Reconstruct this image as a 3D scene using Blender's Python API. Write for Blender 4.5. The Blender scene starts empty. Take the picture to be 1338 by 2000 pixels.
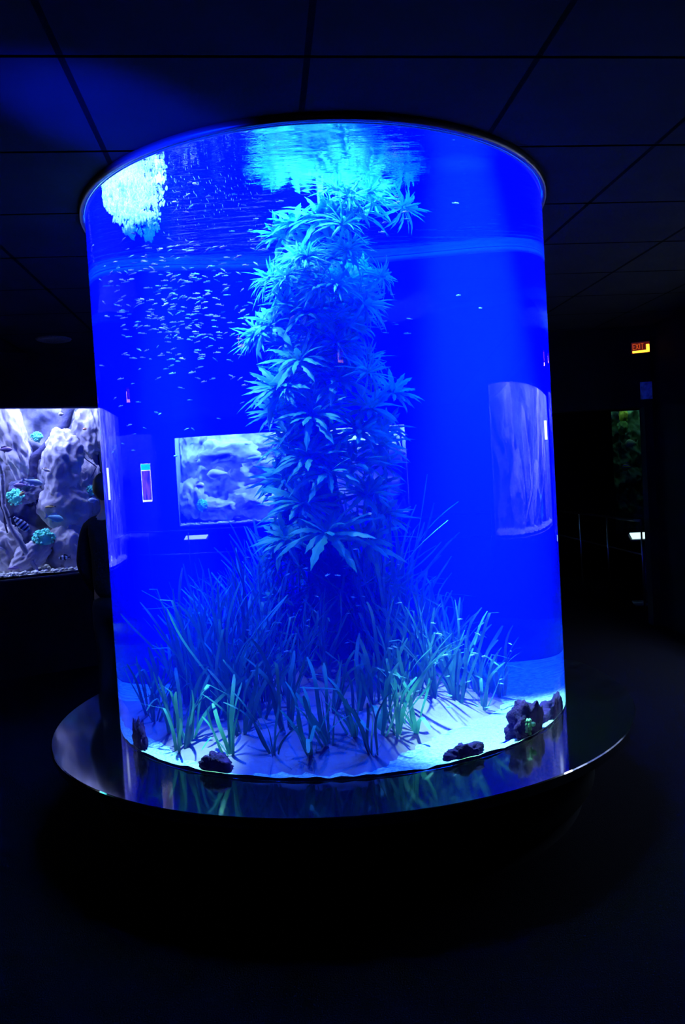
import bpy, bmesh, math, random
from math import sin, cos, pi, radians, sqrt, atan2, hypot, floor
from mathutils import Vector, Matrix, noise
random.seed(7)
S = bpy.context.scene
COL = S.collection
EYE = 1.6

# ------------------------------------------------------------------ camera
F, PIT, ROLL, YAW = 1452.78, 0.036313, -0.058811, 0.013916      # solved from the photograph (1338x2000)
base = Matrix(((1, 0, 0), (0, 0, -1), (0, 1, 0)))
Rx = Matrix(((1, 0, 0), (0, cos(PIT), -sin(PIT)), (0, sin(PIT), cos(PIT))))
Rz = Matrix(((cos(ROLL), -sin(ROLL), 0), (sin(ROLL), cos(ROLL), 0), (0, 0, 1)))
Rw = Matrix(((cos(YAW), -sin(YAW), 0), (sin(YAW), cos(YAW), 0), (0, 0, 1)))
M = Rz @ Rx @ base @ Rw
cam_d = bpy.data.cameras.new('camera')
cam = bpy.data.objects.new('camera', cam_d); COL.objects.link(cam)
cam_d.sensor_fit = 'VERTICAL'; cam_d.sensor_height = 36.0; cam_d.sensor_width = 24.0
cam_d.lens = 36.0 * F / 2000.0
cam_d.clip_start = 0.05; cam_d.clip_end = 60
cam.matrix_world = Matrix.Translation((0, 0, EYE)) @ Matrix(
    ((M[0][0], -M[1][0], -M[2][0]), (M[0][1], -M[1][1], -M[2][1]), (M[0][2], -M[1][2], -M[2][2]))).to_4x4()
S.camera = cam

# ------------------------------------------------------------------ world, exposure
S.view_settings.view_transform = 'Standard'
try: S.view_settings.look = 'None'
except Exception: pass
S.view_settings.exposure = 0.0
S.view_settings.gamma = 1.0
S.view_settings.use_curve_mapping = False
W = bpy.data.worlds.new('world'); S.world = W
W.use_nodes = True
W.node_tree.nodes['Background'].inputs[0].default_value = (0, 0, 0, 1)
W.node_tree.nodes['Background'].inputs[1].default_value = 0.0
cy = S.cycles
cy.use_denoising = True
cy.max_bounces = 10; cy.diffuse_bounces = 2; cy.glossy_bounces = 4; cy.transmission_bounces = 8
cy.volume_bounces = 0; cy.transparent_max_bounces = 12
cy.caustics_reflective = False; cy.caustics_refractive = True
cy.sample_clamp_indirect = 6.0; cy.blur_glossy = 0.5

# tank measures
R = 1.161; TC = Vector((0, 4.0)); ZS = EYE + 1.3682; ZB = EYE - 1.143; R2 = 1.480; ZL = EYE - 1.1405
CEIL = 2.990

# ------------------------------------------------------------------ lamps
def lamp(name, kind, loc, target, color, energy, **kw):
    d = bpy.data.lights.new(name, kind); d.color = color; d.energy = energy
    for k, v in kw.items(): setattr(d, k, v)
    o = bpy.data.objects.new(name, d); COL.objects.link(o); o.location = loc
    if target is not None:
        o.rotation_euler = (Vector(target) - Vector(loc)).to_track_quat('-Z', 'Y').to_euler()
    return o
ZH = 3.62
# the lamps of the hood over the tank
lamp('blue_flood_lamp', 'AREA', (0, 4.0, ZH), (0, 4.0, 0), (0.0, 0.06, 1.0), 2500, shape='DISK', size=1.9)
lamp('plant_spot_lamp', 'SPOT', (0.06, 3.55, 3.36), (0.0, 3.78, 2.4), (0.20, 1.0, 0.75), 190, spot_size=radians(84), spot_blend=.7, shadow_soft_size=.05)
lamp('column_side_lamp', 'SPOT', (-.62, 3.38, 3.30), (-.18, 3.8, 2.25), (0.20, 1.0, 0.75), 150, spot_size=radians(46), spot_blend=.8, shadow_soft_size=.04)
lamp('left_gravel_lamp', 'SPOT', (-.55, 3.3, ZH), (-.72, 3.12, .45), (0.28, 1.0, 0.6), 5000, spot_size=radians(13), spot_blend=.8, shadow_soft_size=.04)
lamp('gravel_spot_lamp', 'SPOT', (.55, 3.40, ZH), (.73, 3.36, .45), (0.28, 1.0, 0.55), 7500, spot_size=radians(24), spot_blend=.8, shadow_soft_size=.05)
lamp('inlet_spot_lamp', 'SPOT', (-.72, 3.5, 3.40), (-.74, 3.5, 2.9), (0.30, 0.9, 1.0), 190, spot_size=radians(104), spot_blend=.6, shadow_soft_size=.05)

# unseen blue light, added to make the glow patch on the ceiling
UP = (-2.3, .8, 1.35)
lamp('added_ceiling_glow', 'SPOT', UP, (-.70, 2.80, 2.99), (0.0, 0.01, 1.0), 6500, spot_size=radians(14), spot_blend=1.0, shadow_soft_size=.04)
# ------------------------------------------------------------------ helpers
def ray(px, py):
    d = Vector(((px - 669) / F, (py - 1000) / F, 1.0))
    w = M.transposed() @ d
    return w.normalized()
def at(px, py, Y):
    d = ray(px, py); return Vector((0, 0, EYE)) + d * (Y / d.y)
def at_plane(px, py, p0, n):
    d = ray(px, py); o = Vector((0, 0, EYE)); return o + d * ((p0 - o).dot(n) / d.dot(n))
def cyl(o, d, far=False):
    q = Vector((o.x, o.y - 4.0)); e = Vector((d.x, d.y)); a = e.dot(e); b = q.dot(e); c = q.dot(q) - R * R
    s = b * b - a * c
    if s < 0: return None
    s = sqrt(s); return (-b + s) / a if far else (-b - s) / a
def entry(px, py):
    o = Vector((0, 0, EYE)); d = ray(px, py); t = cyl(o, d)
    if t is None: return None
    P = o + d * t; N = Vector((P.x / R, (P.y - 4) / R, 0)); c = -N.dot(d); e = 1 / 1.33
    return P, d * e + N * (e * c - sqrt(1 - e * e * (1 - c * c))), N, d
def inY(px, py, Y):        # the point inside the tank at depth Y seen at that place
    P, d, _, _ = entry(px, py); return P + d * ((Y - P.y) / d.y)
def inZ(px, py, z):
    P, d, _, _ = entry(px, py); return P + d * ((z - P.z) / d.z)
def mirrored(px, py, dist):  # the point reflected to that place by the front of the tube
    P, _, N, d = entry(px, py); r = d - N * (2 * d.dot(N)); return P + r * dist, r

def tag(o, label=None, cat=None, group=None, kind=None):
    if label: o['label'] = label
    if cat: o['category'] = cat
    if group: o['group'] = group
    if kind: o['kind'] = kind
    return o
def empty(name, loc=(0, 0, 0), rz=0, **kw):
    o = bpy.data.objects.new(name, None); COL.objects.link(o); o.location = loc; o.rotation_euler.z = rz
    o.empty_display_size = .1
    return tag(o, **kw)
def obj(name, bm, mat=None, parent=None, smooth=False, **kw):
    me = bpy.data.meshes.new(name)
    if isinstance(bm, tuple): me.from_pydata(bm[0], [], bm[1])
    else: bm.to_mesh(me); bm.free()
    for m in (mat if isinstance(mat, list) else [mat]):
        if m: me.materials.append(m)
    if smooth:
        for p in me.polygons: p.use_smooth = True
    o = bpy.data.objects.new(name, me); COL.objects.link(o)
    if parent: o.parent = parent
    return tag(o, **kw)
def copy_tree(o, parent=None):
    c = o.copy(); COL.objects.link(c); c.parent = parent
    for ch in o.children: copy_tree(ch, c)
    return c
def box(bm, c, s, rot=None, bev=0):
    T = Matrix.Translation(Vector(c)) @ (rot.to_4x4() if rot else Matrix()) @ Matrix.Diagonal((s[0], s[1], s[2], 1))
    r = bmesh.ops.create_cube(bm, size=1, matrix=T)
    if bev:
        es = list({e for v in r['verts'] for e in v.link_edges})
        bmesh.ops.bevel(bm, geom=es, offset=bev, segments=2, affect='EDGES', profile=.5)
def boxes(lst, bev=0):
    bm = bmesh.new()
    for c, s in lst: box(bm, c, s, bev=bev)
    return bm
def lathe(bm, prof, c=(0, 0, 0), n=64, close=False):
    rings = []
    for r, z in prof:
        rings.append([bm.verts.new((c[0] + r * cos(2 * pi * k / n), c[1] + r * sin(2 * pi * k / n), c[2] + z)) for k in range(n)])
    m = len(rings)
    for i in range(m if close else m - 1):
        a, b = rings[i], rings[(i + 1) % m]
        for k in range(n):
            bm.faces.new((a[k], a[(k + 1) % n], b[(k + 1) % n], b[k]))
    return rings
def tube(bm, pts, rad, n=8, cap=True):
    pts = [Vector(p) for p in pts]; rings = []
    up = Vector((0, 0, 1))
    for i, p in enumerate(pts):
        t = (pts[min(i + 1, len(pts) - 1)] - pts[max(i - 1, 0)]).normalized()
        a = t.cross(up)
        if a.length < .05: a = t.cross(Vector((1, 0, 0)))
        a.normalize(); b = t.cross(a)
        r = rad[i] if isinstance(rad, (list, tuple)) else rad
        rings.append([bm.verts.new(p + (a * cos(2 * pi * k / n) + b * sin(2 * pi * k / n)) * r) for k in range(n)])
    for i in range(len(rings) - 1):
        for k in range(n):
            bm.faces.new((rings[i][k], rings[i][(k + 1) % n], rings[i + 1][(k + 1) % n], rings[i + 1][k]))
    if cap:
        bm.faces.new(rings[0][::-1]); bm.faces.new(rings[-1])
def fbm(p, o=4): return noise.fractal(p, .9, 2.1, o)
def blob(bm, c, s, sub=3, amp=.15, freq=2.0, seed=0, rot=None, ridge=False):
    r = bmesh.ops.create_icosphere(bm, subdivisions=sub, radius=1)
    for v in r['verts']:
        p = v.co.copy(); q = p * freq + Vector((seed * 3.1, seed * 1.7, seed * .9))
        k = 1 + amp * fbm(q)
        if ridge: k += amp * .8 * (1 - abs(noise.noise(q * 1.7)) * 2)
        p = p * k
        p = Vector((p.x * s[0], p.y * s[1], p.z * s[2]))
        if rot: p = rot @ p
        v.co = p + Vector(c)
    return r['verts']

# ------------------------------------------------------------------ materials
def mat(name, color, rough=.6, spec=.5, metal=0, bump=0, scale=20, vary=0, emit=None, es=1.0, dark=None, vscale=6, coat=0):
    m = bpy.data.materials.new(name); m.use_nodes = True; nt = m.node_tree; b = nt.nodes['Principled BSDF']
    b.inputs['Base Color'].default_value = (*color, 1); b.inputs['Roughness'].default_value = rough
    b.inputs['Metallic'].default_value = metal; b.inputs['Specular IOR Level'].default_value = spec
    b.inputs['Coat Weight'].default_value = coat
    tc = nt.nodes.new('ShaderNodeTexCoord')
    if vary or dark:
        n = nt.nodes.new('ShaderNodeTexNoise'); n.inputs['Scale'].default_value = vscale; n.inputs['Detail'].default_value = 5
        nt.links.new(tc.outputs['Object'], n.inputs['Vector'])
        r = nt.nodes.new('ShaderNodeValToRGB'); d = dark or tuple(c * (1 - vary) for c in color)
        r.color_ramp.elements[0].position = .36; r.color_ramp.elements[1].position = .64
        r.color_ramp.elements[0].color = (*d, 1); r.color_ramp.elements[1].color = (*color, 1)
        nt.links.new(n.outputs['Fac'], r.inputs['Fac']); nt.links.new(r.outputs['Color'], b.inputs['Base Color'])
    if bump:
        n = nt.nodes.new('ShaderNodeTexNoise'); n.inputs['Scale'].default_value = scale; n.inputs['Detail'].default_value = 6
        nt.links.new(tc.outputs['Object'], n.inputs['Vector'])
        bp = nt.nodes.new('ShaderNodeBump'); bp.inputs['Strength'].default_value = bump; bp.inputs['Distance'].default_value = .02
        nt.links.new(n.outputs['Fac'], bp.inputs['Height']); nt.links.new(bp.outputs['Normal'], b.inputs['Normal'])
    if emit:
        b.inputs['Emission Color'].default_value = (*emit, 1); b.inputs['Emission Strength'].default_value = es
    return m
def N(nt, t, **kw):
    n = nt.nodes.new(t)
    for k, v in kw.items():
        if k.startswith('i_'): n.inputs[int(k[2:]) if k[2:].isdigit() else k[2:]].default_value = v
        else: setattr(n, k, v)
    return n

def tank_material():
    m = bpy.data.materials.new('clear_acrylic_and_water'); m.use_nodes = True; nt = m.node_tree; nt.nodes.clear(); L = nt.links.new
    out = N(nt, 'ShaderNodeOutputMaterial')
    geo = N(nt, 'ShaderNodeNewGeometry'); sep = N(nt, 'ShaderNodeSeparateXYZ'); L(geo.outputs['Position'], sep.inputs[0])
    top = N(nt, 'ShaderNodeMath', operation='GREATER_THAN', i_1=ZS - .002); L(sep.outputs['Z'], top.inputs[0])
    side = N(nt, 'ShaderNodeBsdfGlass', i_Roughness=0.0, i_IOR=1.33); side.inputs['Color'].default_value = (.97, .99, 1, 1)
    # the water surface: rippled, mirror-like from below past the critical angle, clear otherwise
    mp = N(nt, 'ShaderNodeMapping'); mp.inputs['Scale'].default_value = (2.2, 6.0, 1); L(geo.outputs['Position'], mp.inputs[0])
    nz = N(nt, 'ShaderNodeTexNoise', i_Scale=2.0, i_Detail=4.0, i_Roughness=.55); L(mp.outputs[0], nz.inputs['Vector'])
    bp = N(nt, 'ShaderNodeBump', i_Strength=.22, i_Distance=.03); L(nz.outputs['Fac'], bp.inputs['Height'])
    fr = N(nt, 'ShaderNodeFresnel', i_IOR=1.33); L(bp.outputs[0], fr.inputs['Normal'])
    gl = N(nt, 'ShaderNodeBsdfGlossy', i_Roughness=.04); L(bp.outputs[0], gl.inputs['Normal'])
    tr = N(nt, 'ShaderNodeBsdfTransparent')
    mx = N(nt, 'ShaderNodeMixShader'); L(fr.outputs[0], mx.inputs[0]); L(tr.outputs[0], mx.inputs[1]); L(gl.outputs[0], mx.inputs[2])
    fin = N(nt, 'ShaderNodeMixShader'); L(top.outputs[0], fin.inputs[0]); L(side.outputs[0], fin.inputs[1]); L(mx.outputs[0], fin.inputs[2])
    L(fin.outputs[0], out.inputs['Surface'])
    vs = N(nt, 'ShaderNodeVolumeScatter', i_Density=.42, i_Anisotropy=0.0); vs.inputs['Color'].default_value = (.002, .012, 1, 1)
    va = N(nt, 'ShaderNodeVolumeAbsorption', i_Density=.55); va.inputs['Color'].default_value = (.25, .32, 1, 1)
    ad = N(nt, 'ShaderNodeAddShader'); L(vs.outputs[0], ad.inputs[0]); L(va.outputs[0], ad.inputs[1])
    L(ad.outputs[0], out.inputs['Volume'])
    return m

def ceiling_material():
    m = bpy.data.materials.new('dark_ceiling_tiles'); m.use_nodes = True; nt = m.node_tree; L = nt.links.new; b = nt.nodes['Principled BSDF']
    b.inputs['Roughness'].default_value = .6; b.inputs['Specular IOR Level'].default_value = .02
    geo = N(nt, 'ShaderNodeNewGeometry'); mp = N(nt, 'ShaderNodeVectorRotate', rotation_type='Z_AXIS'); mp.inputs['Angle'].default_value = -radians(5.2)
    L(geo.outputs['Position'], mp.inputs['Vector']); sp = N(nt, 'ShaderNodeSeparateXYZ'); L(mp.outputs[0], sp.inputs[0])
    def line(sock, off, per, w):
        a = N(nt, 'ShaderNodeMath', operation='SUBTRACT', i_1=off - per * 40); L(sock, a.inputs[0])
        d = N(nt, 'ShaderNodeMath', operation='DIVIDE', i_1=per); L(a.outputs[0], d.inputs[0])
        f = N(nt, 'ShaderNodeMath', operation='FRACT'); L(d.outputs[0], f.inputs[0])
        s = N(nt, 'ShaderNodeMath', operation='SUBTRACT', i_1=.5); L(f.outputs[0], s.inputs[0])
        ab = N(nt, 'ShaderNodeMath', operation='ABSOLUTE'); L(s.outputs[0], ab.inputs[0])
        g = N(nt, 'ShaderNodeMath', operation='GREATER_THAN', i_1=.5 - w / per / 2); L(ab.outputs[0], g.inputs[0]); return g.outputs[0]
    lv = line(sp.outputs['Y'], 2.45, .658, .016); lu = line(sp.outputs['X'], .23, .775, .022)
    nz = N(nt, 'ShaderNodeTexNoise', i_Scale=3.0, i_Detail=4.0); L(geo.outputs['Position'], nz.inputs['Vector'])
    rp = N(nt, 'ShaderNodeValToRGB'); rp.color_ramp.elements[0].color = (.010, .010, .011, 1); rp.color_ramp.elements[1].color = (.018, .018, .020, 1)
    L(nz.outputs['Fac'], rp.inputs['Fac'])
    c1 = N(nt, 'ShaderNodeMix', data_type='RGBA'); c1.inputs['B'].default_value = (.004, .004, .004, 1); L(lu, c1.inputs['Factor']); L(rp.outputs[0], c1.inputs['A'])
    c2 = N(nt, 'ShaderNodeMix', data_type='RGBA'); c2.inputs['B'].default_value = (.0003, .0003, .0003, 1); L(lv, c2.inputs['Factor']); L(c1.outputs['Result'], c2.inputs['A'])
    df = N(nt, 'ShaderNodeBsdfDiffuse'); L(c2.outputs['Result'], df.inputs['Color']); L(df.outputs[0], nt.nodes['Material Output'].inputs['Surface'])
    bp = N(nt, 'ShaderNodeBump', i_Strength=.5, i_Distance=.01); L(lu, bp.inputs['Height']); L(bp.outputs[0], df.inputs['Normal'])
    return m

def leaf_material(name, c1, c2, scale=9):
    m = bpy.data.materials.new(name); m.use_nodes = True; nt = m.node_tree; L = nt.links.new; b = nt.nodes['Principled BSDF']
    b.inputs['Roughness'].default_value = .5
    tc = N(nt, 'ShaderNodeTexCoord'); nz = N(nt, 'ShaderNodeTexNoise', i_Scale=float(scale), i_Detail=3.0); L(tc.outputs['Object'], nz.inputs['Vector'])
    rp = N(nt, 'ShaderNodeValToRGB'); rp.color_ramp.elements[0].color = (*c1, 1); rp.color_ramp.elements[1].color = (*c2, 1)
    rp.color_ramp.elements[0].position = .35; rp.color_ramp.elements[1].position = .65
    L(nz.outputs['Fac'], rp.inputs['Fac']); L(rp.outputs[0], b.inputs['Base Color'])
    t = N(nt, 'ShaderNodeBsdfTranslucent'); L(rp.outputs[0], t.inputs['Color'])
    mx = N(nt, 'ShaderNodeMixShader', i_0=.25); L(b.outputs[0], mx.inputs[1]); L(t.outputs[0], mx.inputs[2])
    L(mx.outputs[0], nt.nodes['Material Output'].inputs['Surface'])
    return m

def pane_material():
    m = bpy.data.materials.new('window_glass'); m.use_nodes = True; nt = m.node_tree; nt.nodes.clear(); L = nt.links.new
    out = N(nt, 'ShaderNodeOutputMaterial'); fr = N(nt, 'ShaderNodeFresnel', i_IOR=1.45)
    g = N(nt, 'ShaderNodeBsdfGlossy', i_Roughness=0.0); t = N(nt, 'ShaderNodeBsdfTransparent'); t.inputs[0].default_value = (.93, .97, 1, 1)
    mx = N(nt, 'ShaderNodeMixShader'); L(fr.outputs[0], mx.inputs[0]); L(t.outputs[0], mx.inputs[1]); L(g.outputs[0], mx.inputs[2]); L(mx.outputs[0], out.inputs[0])
    return m

def stripe_material(name, a, b_, scale, axis='X', dist=.0):
    m = bpy.data.materials.new(name); m.use_nodes = True; nt = m.node_tree; L = nt.links.new; b = nt.nodes['Principled BSDF']
    tc = N(nt, 'ShaderNodeTexCoord'); w = N(nt, 'ShaderNodeTexWave', bands_direction=axis, i_Scale=float(scale), i_Distortion=dist); L(tc.outputs['Object'], w.inputs['Vector'])
    rp = N(nt, 'ShaderNodeValToRGB'); rp.color_ramp.elements[0].color = (*a, 1); rp.color_ramp.elements[1].color = (*b_, 1)
    rp.color_ramp.elements[0].position = .42; rp.color_ramp.elements[1].position = .58
    L(w.outputs['Fac'], rp.inputs['Fac']); L(rp.outputs[0], b.inputs['Base Color']); b.inputs['Roughness'].default_value = .4
    return m

BLACK = mat('black_wall_paint', (.003, .003, .004), .9, .04, bump=.1, scale=60)
CARPET = mat('black_carpet', (.002, .002, .003), 1, .0, bump=.4, scale=200)
LEDGE = mat('polished_black_laminate', (.006, .007, .009), .08, .5, vary=.5, vscale=14); LEDGE.node_tree.nodes['Principled BSDF'].inputs['IOR'].default_value = 1.8
DRUM = mat('matte_black_cladding', (.003, .003, .004), .9, .05)
RING = mat('dark_rubber_ring', (.05, .05, .07), .35, .5)
EDGE = mat('frosted_acrylic_joint', (.75, .8, .9), .5, .5)
GRAVEL = mat('white_coral_gravel', (.80, .82, .80), .9, .2, bump=1.0, scale=70, dark=(.33, .36, .34), vscale=55)
SAND = mat('smooth_pink_sandstone', (.40, .22, .32), .9, .2, bump=.5, scale=14, dark=(.27, .14, .22), vscale=5)
ROCKD = mat('dark_purple_lava_rock', (.05, .012, .09), .95, .1, bump=1.0, scale=30, dark=(.015, .006, .04), vscale=18)
STEM = mat('column_bark', (.08, .12, .10), .9, .2, bump=1.0, scale=25, vary=.5)
LEAF = leaf_material('serrated_leaf_green', (.05, .30, .035), (.12, .46, .08))
GRASS = leaf_material('ribbon_leaf_green', (.04, .22, .13), (.09, .36, .22))
GRASS2 = leaf_material('ribbon_leaf_dark', (.03, .13, .10), (.07, .24, .17))
STEEL = mat('brushed_steel', (.35, .35, .36), .3, .5, 1)
TANK = tank_material(); CEILM = ceiling_material(); PANE = pane_material()

# ------------------------------------------------------------------ room shell
XL, XR, YF, YB = -7.0, 8.0, -3.5, 14.6
obj('floor', boxes([(((XL + XR) / 2, (YF + YB + 1) / 2, -.05), (XR - XL, YB - YF + 1.4, .1))]), CARPET, kind='structure')
# ceiling with a round hole for the tank
bm = bmesh.new(); n = 128; x0, x1, y0, y1 = XL, XR, YF, YB + .6
def edge_pt(a):
    dx, dy = cos(a), sin(a); t = 1e9
    if dx > 1e-6: t = min(t, (x1 - 0) / dx)
    if dx < -1e-6: t = min(t, (x0 - 0) / dx)
    if dy > 1e-6: t = min(t, (y1 - 4) / dy)
    if dy < -1e-6: t = min(t, (y0 - 4) / dy)
    return (dx * t, 4 + dy * t)
angs = sorted([2 * pi * k / n for k in range(n)] + [atan2(cy_ - 4, cx_) % (2 * pi) for cx_ in (x0, x1) for cy_ in (y0, y1)])
ri = [bm.verts.new(((R + .012) * cos(a), 4 + (R + .012) * sin(a), CEIL)) for a in angs]
ro = [bm.verts.new((*edge_pt(a), CEIL)) for a in angs]
ru = [bm.verts.new(((R + .012) * cos(a), 4 + (R + .012) * sin(a), CEIL + .05)) for a in angs]
for k in range(len(angs)):
    j = (k + 1) % len(angs)
    bm.faces.new((ri[k], ri[j], ro[j], ro[k])); bm.faces.new((ru[k], ru[j], ri[j], ri[k]))
obj('ceiling', bm, CEILM, kind='structure')

def wall_with_opening(name, p0, p1, thick, holes, z1=CEIL):
    """wall from p0 to p1 (front face line, thickness to the left of the direction); holes = (s0,s1,z0,z1)"""
    p0 = Vector((*p0, 0)); p1 = Vector((*p1, 0)); d = (p1 - p0); ln = d.length; d.normalize(); nn = Vector((-d.y, d.x, 0))
    rot = Matrix((d, nn, Vector((0, 0, 1)))).transposed()
    bm = bmesh.new()
    def seg(s0, s1, a, b):
        if s1 - s0 < 1e-4 or b - a < 1e-4: return
        box(bm, p0 + d * (s0 + s1) / 2 + nn * thick / 2 + Vector((0, 0, (a + b) / 2)), (s1 - s0, thick, b - a), rot)
    s = 0
    for h in sorted(holes):
        seg(s, h[0], 0, z1); seg(h[0], h[1], 0, h[2]); seg(h[0], h[1], h[3], z1); s = h[1]
    seg(s, ln, 0, z1)
    return obj(name, bm, BLACK, kind='structure')

# left wall plane solved from the window's perspective (direct view)
k7 = 7.2 / 6.5
A = Vector((-2.05 * k7, 7.2, 0)); B = Vector((-2.725 * k7, 6.17 * k7, 0)); A = A - (B - A).normalized() * .2
dl = (B - A).normalized(); nl = Vector((dl.y, -dl.x, 0))
if nl.y < 0: nl = -nl                      # points away from the camera
LZ0, LZ1 = EYE - .635 * k7, EYE + .805 * k7
LW = 3.7                                   # width of the left window
A2 = A - dl * .55; B2 = A + dl * 4.6
wall_with_opening('wall_left', B2.xy, A2.xy, .12, [((B2 - A).length - LW, (B2 - A).length, LZ0, LZ1)])
wall_with_opening('wall_left_return', A2.xy, (A2.x - .4, YB), .12, [])
# right wall
XW = 3.25
wall_with_opening('wall_right', (XW, 7.4), (XW, YF), .12, [(7.4 - 6.2, 7.4 - 2.70, EYE - .49, EYE + .71)])
# wall with the passage under the exit sign
px_j = at(1263, 900, 7.4).x
hz = at(1230, 797, 7.4).z
bm = bmesh.new()
box(bm, (1.9 + (5.2 - 1.9) / 2, 7.46, (CEIL + hz) / 2), (5.2 - 1.9, .12, CEIL - hz)); box(bm, ((px_j + 5.2) / 2, 7.46, hz / 2), (5.2 - px_j, .12, hz))
obj('wall_passage', bm, BLACK, kind='structure')
wall_with_opening('wall_rear', (XL, YF + .1), (XR, YF + .1), -.12, []) if False else obj('wall_rear', boxes([((.5, YF, 1.5), (15, .12, 3.0))]), BLACK, kind='structure')
NX0 = at(1197, 900, YB).x
wall_with_opening('wall_back', (XR, YB), (-3.2, YB), -.12,
                  [(XR - 1.70, XR + .48, .98, 2.68), (XR - NX0 - 1.15, XR - NX0, .32, 2.74)])
obj('wall_far_left', boxes([((-6.9, 2, 1.5), (.12, 11, 3.0))]), BLACK, kind='structure')
obj('wall_far_right', boxes([((7.9, 11, 1.5), (.12, 8, 3.0))]), BLACK, kind='structure')

# ------------------------------------------------------------------ the tank
tank = empty('cylindrical_aquarium', (0, 4, 0), label='tall round aquarium full of bright blue water, from the black ledge to the ceiling', cat='aquarium')
bm = bmesh.new(); NS = 256
def ring_v(r, z): return [bm.verts.new((r * cos(2 * pi * k / NS), r * sin(2 * pi * k / NS), z)) for k in range(NS)]
a, b = ring_v(R, ZL + .001), ring_v(R, ZS)
for k in range(NS): bm.faces.new((a[k], a[(k + 1) % NS], b[(k + 1) % NS], b[k]))
ft = bm.faces.new(b); fb = bm.faces.new(a[::-1])
bm.normal_update()
me = bpy.data.meshes.new('water_column'); bm.to_mesh(me); bm.free(); me.materials.append(TANK)
for p in me.polygons: p.use_smooth = len(p.vertices) == 4
for e in me.edges:
    z = [me.vertices[i].co.z for i in e.vertices]
    if abs(z[0] - z[1]) < 1e-5: e.use_edge_sharp = True
o = bpy.data.objects.new('water_column', me); COL.objects.link(o); o.parent = tank
tag(o, label='clear wall and blue water of the round tank')
bm = bmesh.new(); lathe(bm, [(R + .004, ZS - .006), (R + .022, ZS - .006), (R + .022, CEIL), (R + .004, CEIL)], n=160, close=True)
obj('top_ring', bm, RING, tank, True)
bm = bmesh.new(); lathe(bm, [(R - .003, ZS - .010), (R - .003, ZS - .001), (R - .008, ZS - .001), (R - .008, ZS - .010)], n=160, close=True)
obj('rim_seal', bm, EDGE, tank, True, label='thin pale seal round the top edge')
# pale joint along the back of the tube just under the surface
bm = bmesh.new(); pr = [(R - .004, -.032), (R - .012, -.025), (R - .016, -.014), (R - .012, -.004), (R - .004, -.001)]
rr = [[bm.verts.new((r * cos(t), r * sin(t), ZS - .012 + z)) for r, z in pr] for t in [pi * k / 90 for k in range(91)]]
for i in range(90):
    for j in range(4): bm.faces.new((rr[i][j], rr[i][j + 1], rr[i + 1][j + 1], rr[i + 1][j]))
obj('back_joint', bm, EDGE, tank, True, label='pale joint band round the back under the water surface')
bm = bmesh.new(); lathe(bm, [(R + .06, CEIL + .05), (R + .06, 3.95), (.001, 3.95)], n=96)
obj('lamp_hood', bm, DRUM, tank)

pl = empty('aquarium_plinth', (0, 4, 0), label='wide round polished black ledge and drum base under the blue tank', cat='plinth')
bm = bmesh.new(); lathe(bm, [(.001, ZL), (R2 - .004, ZL), (R2, ZL - .004), (R2, ZL - .04), (R2 - .01, ZL - .045), (R + .1, ZL - .045)], n=192)
obj('ledge', bm, LEDGE, pl)
bm = bmesh.new(); lathe(bm, [(R + .12, ZL - .04), (R + .12, .12), (R + .06, .1), (R + .06, 0)], n=128)
obj('base_drum', bm, DRUM, pl, True)

# gravel bed
bm = bmesh.new(); NR, NA = 46, 150; rows = []
for i in range(NR + 1):
    r = (R - .012) * i / NR
    rows.append([bm.verts.new((r * cos(2 * pi * k / NA), r * sin(2 * pi * k / NA),
        ZL + .012 + (.010 * fbm(Vector((r * cos(2 * pi * k / NA) * 22, r * sin(2 * pi * k / NA) * 22, 0)), 3) + .012 * fbm(Vector((r * cos(2 * pi * k / NA) * 3, r * sin(2 * pi * k / NA) * 3, 5))) * (1 if i < NR - 2 else .2)))) for k in range(NA)] if i else
        [bm.verts.new((0, 0, ZL + .012))])
for k in range(NA): bm.faces.new((rows[0][0], rows[1][k], rows[1][(k + 1) % NA]))
for i in range(1, NR):
    for k in range(NA): bm.faces.new((rows[i][k], rows[i + 1][k], rows[i + 1][(k + 1) % NA], rows[i][(k + 1) % NA]))
g = obj('gravel_bed', bm, GRAVEL, None, True, label='bright white coral gravel covering the bottom of the blue tank', cat='gravel', kind='stuff'); g.location = (0, 4, 0)

# sandstone mound; its outline follows the one seen through the wall
outl = [(-.5, -1.03), (-.22, -1.12), (.04, -1.135), (.13, -1.08), (.26, -.88), (.40, -.62), (.57, -.38), (.64, -.1), (.60, .2), (.48, .5), (.2, .75), (-.3, .75), (-.66, .55), (-.88, .2), (-.98, -.1), (-.93, -.36), (-.74, -.66), (-.62, -.88)]
def cr(pts, t):
    n = len(pts); i = int(floor(t)) % n; f = t - floor(t)
    p = [Vector(pts[(i + j - 1) % n]) for j in range(4)]
    return .5 * ((2 * p[1]) + (p[2] - p[0]) * f + (2 * p[0] - 5 * p[1] + 4 * p[2] - p[3]) * f * f + (3 * p[1] - p[0] - 3 * p[2] + p[3]) * f ** 3)
NA = 144; ring = [cr(outl, len(outl) * k / NA) for k in range(NA)]
MC = Vector((.05, -.15))
def mound_z(x, y, e):
    h = .20 * (1 - e ** 3) ** 1.0
    h += .13 * math.exp(-((x - .22) ** 2 + (y - .15) ** 2) / .05) + .10 * math.exp(-((x + .02) ** 2 + (y + .05) ** 2) / .08)
    h *= 1 - e ** 6
    return ZL + .006 + max(0, h * .78 + .035 * fbm(Vector((x * 2.6, y * 2.6, 1.3))) * (1 - e ** 4) + .03 * (1 - e ** 8))
bm = bmesh.new(); NR = 36; rows = [[bm.verts.new((MC.x, MC.y, mound_z(MC.x, MC.y, 0)))]]
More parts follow.
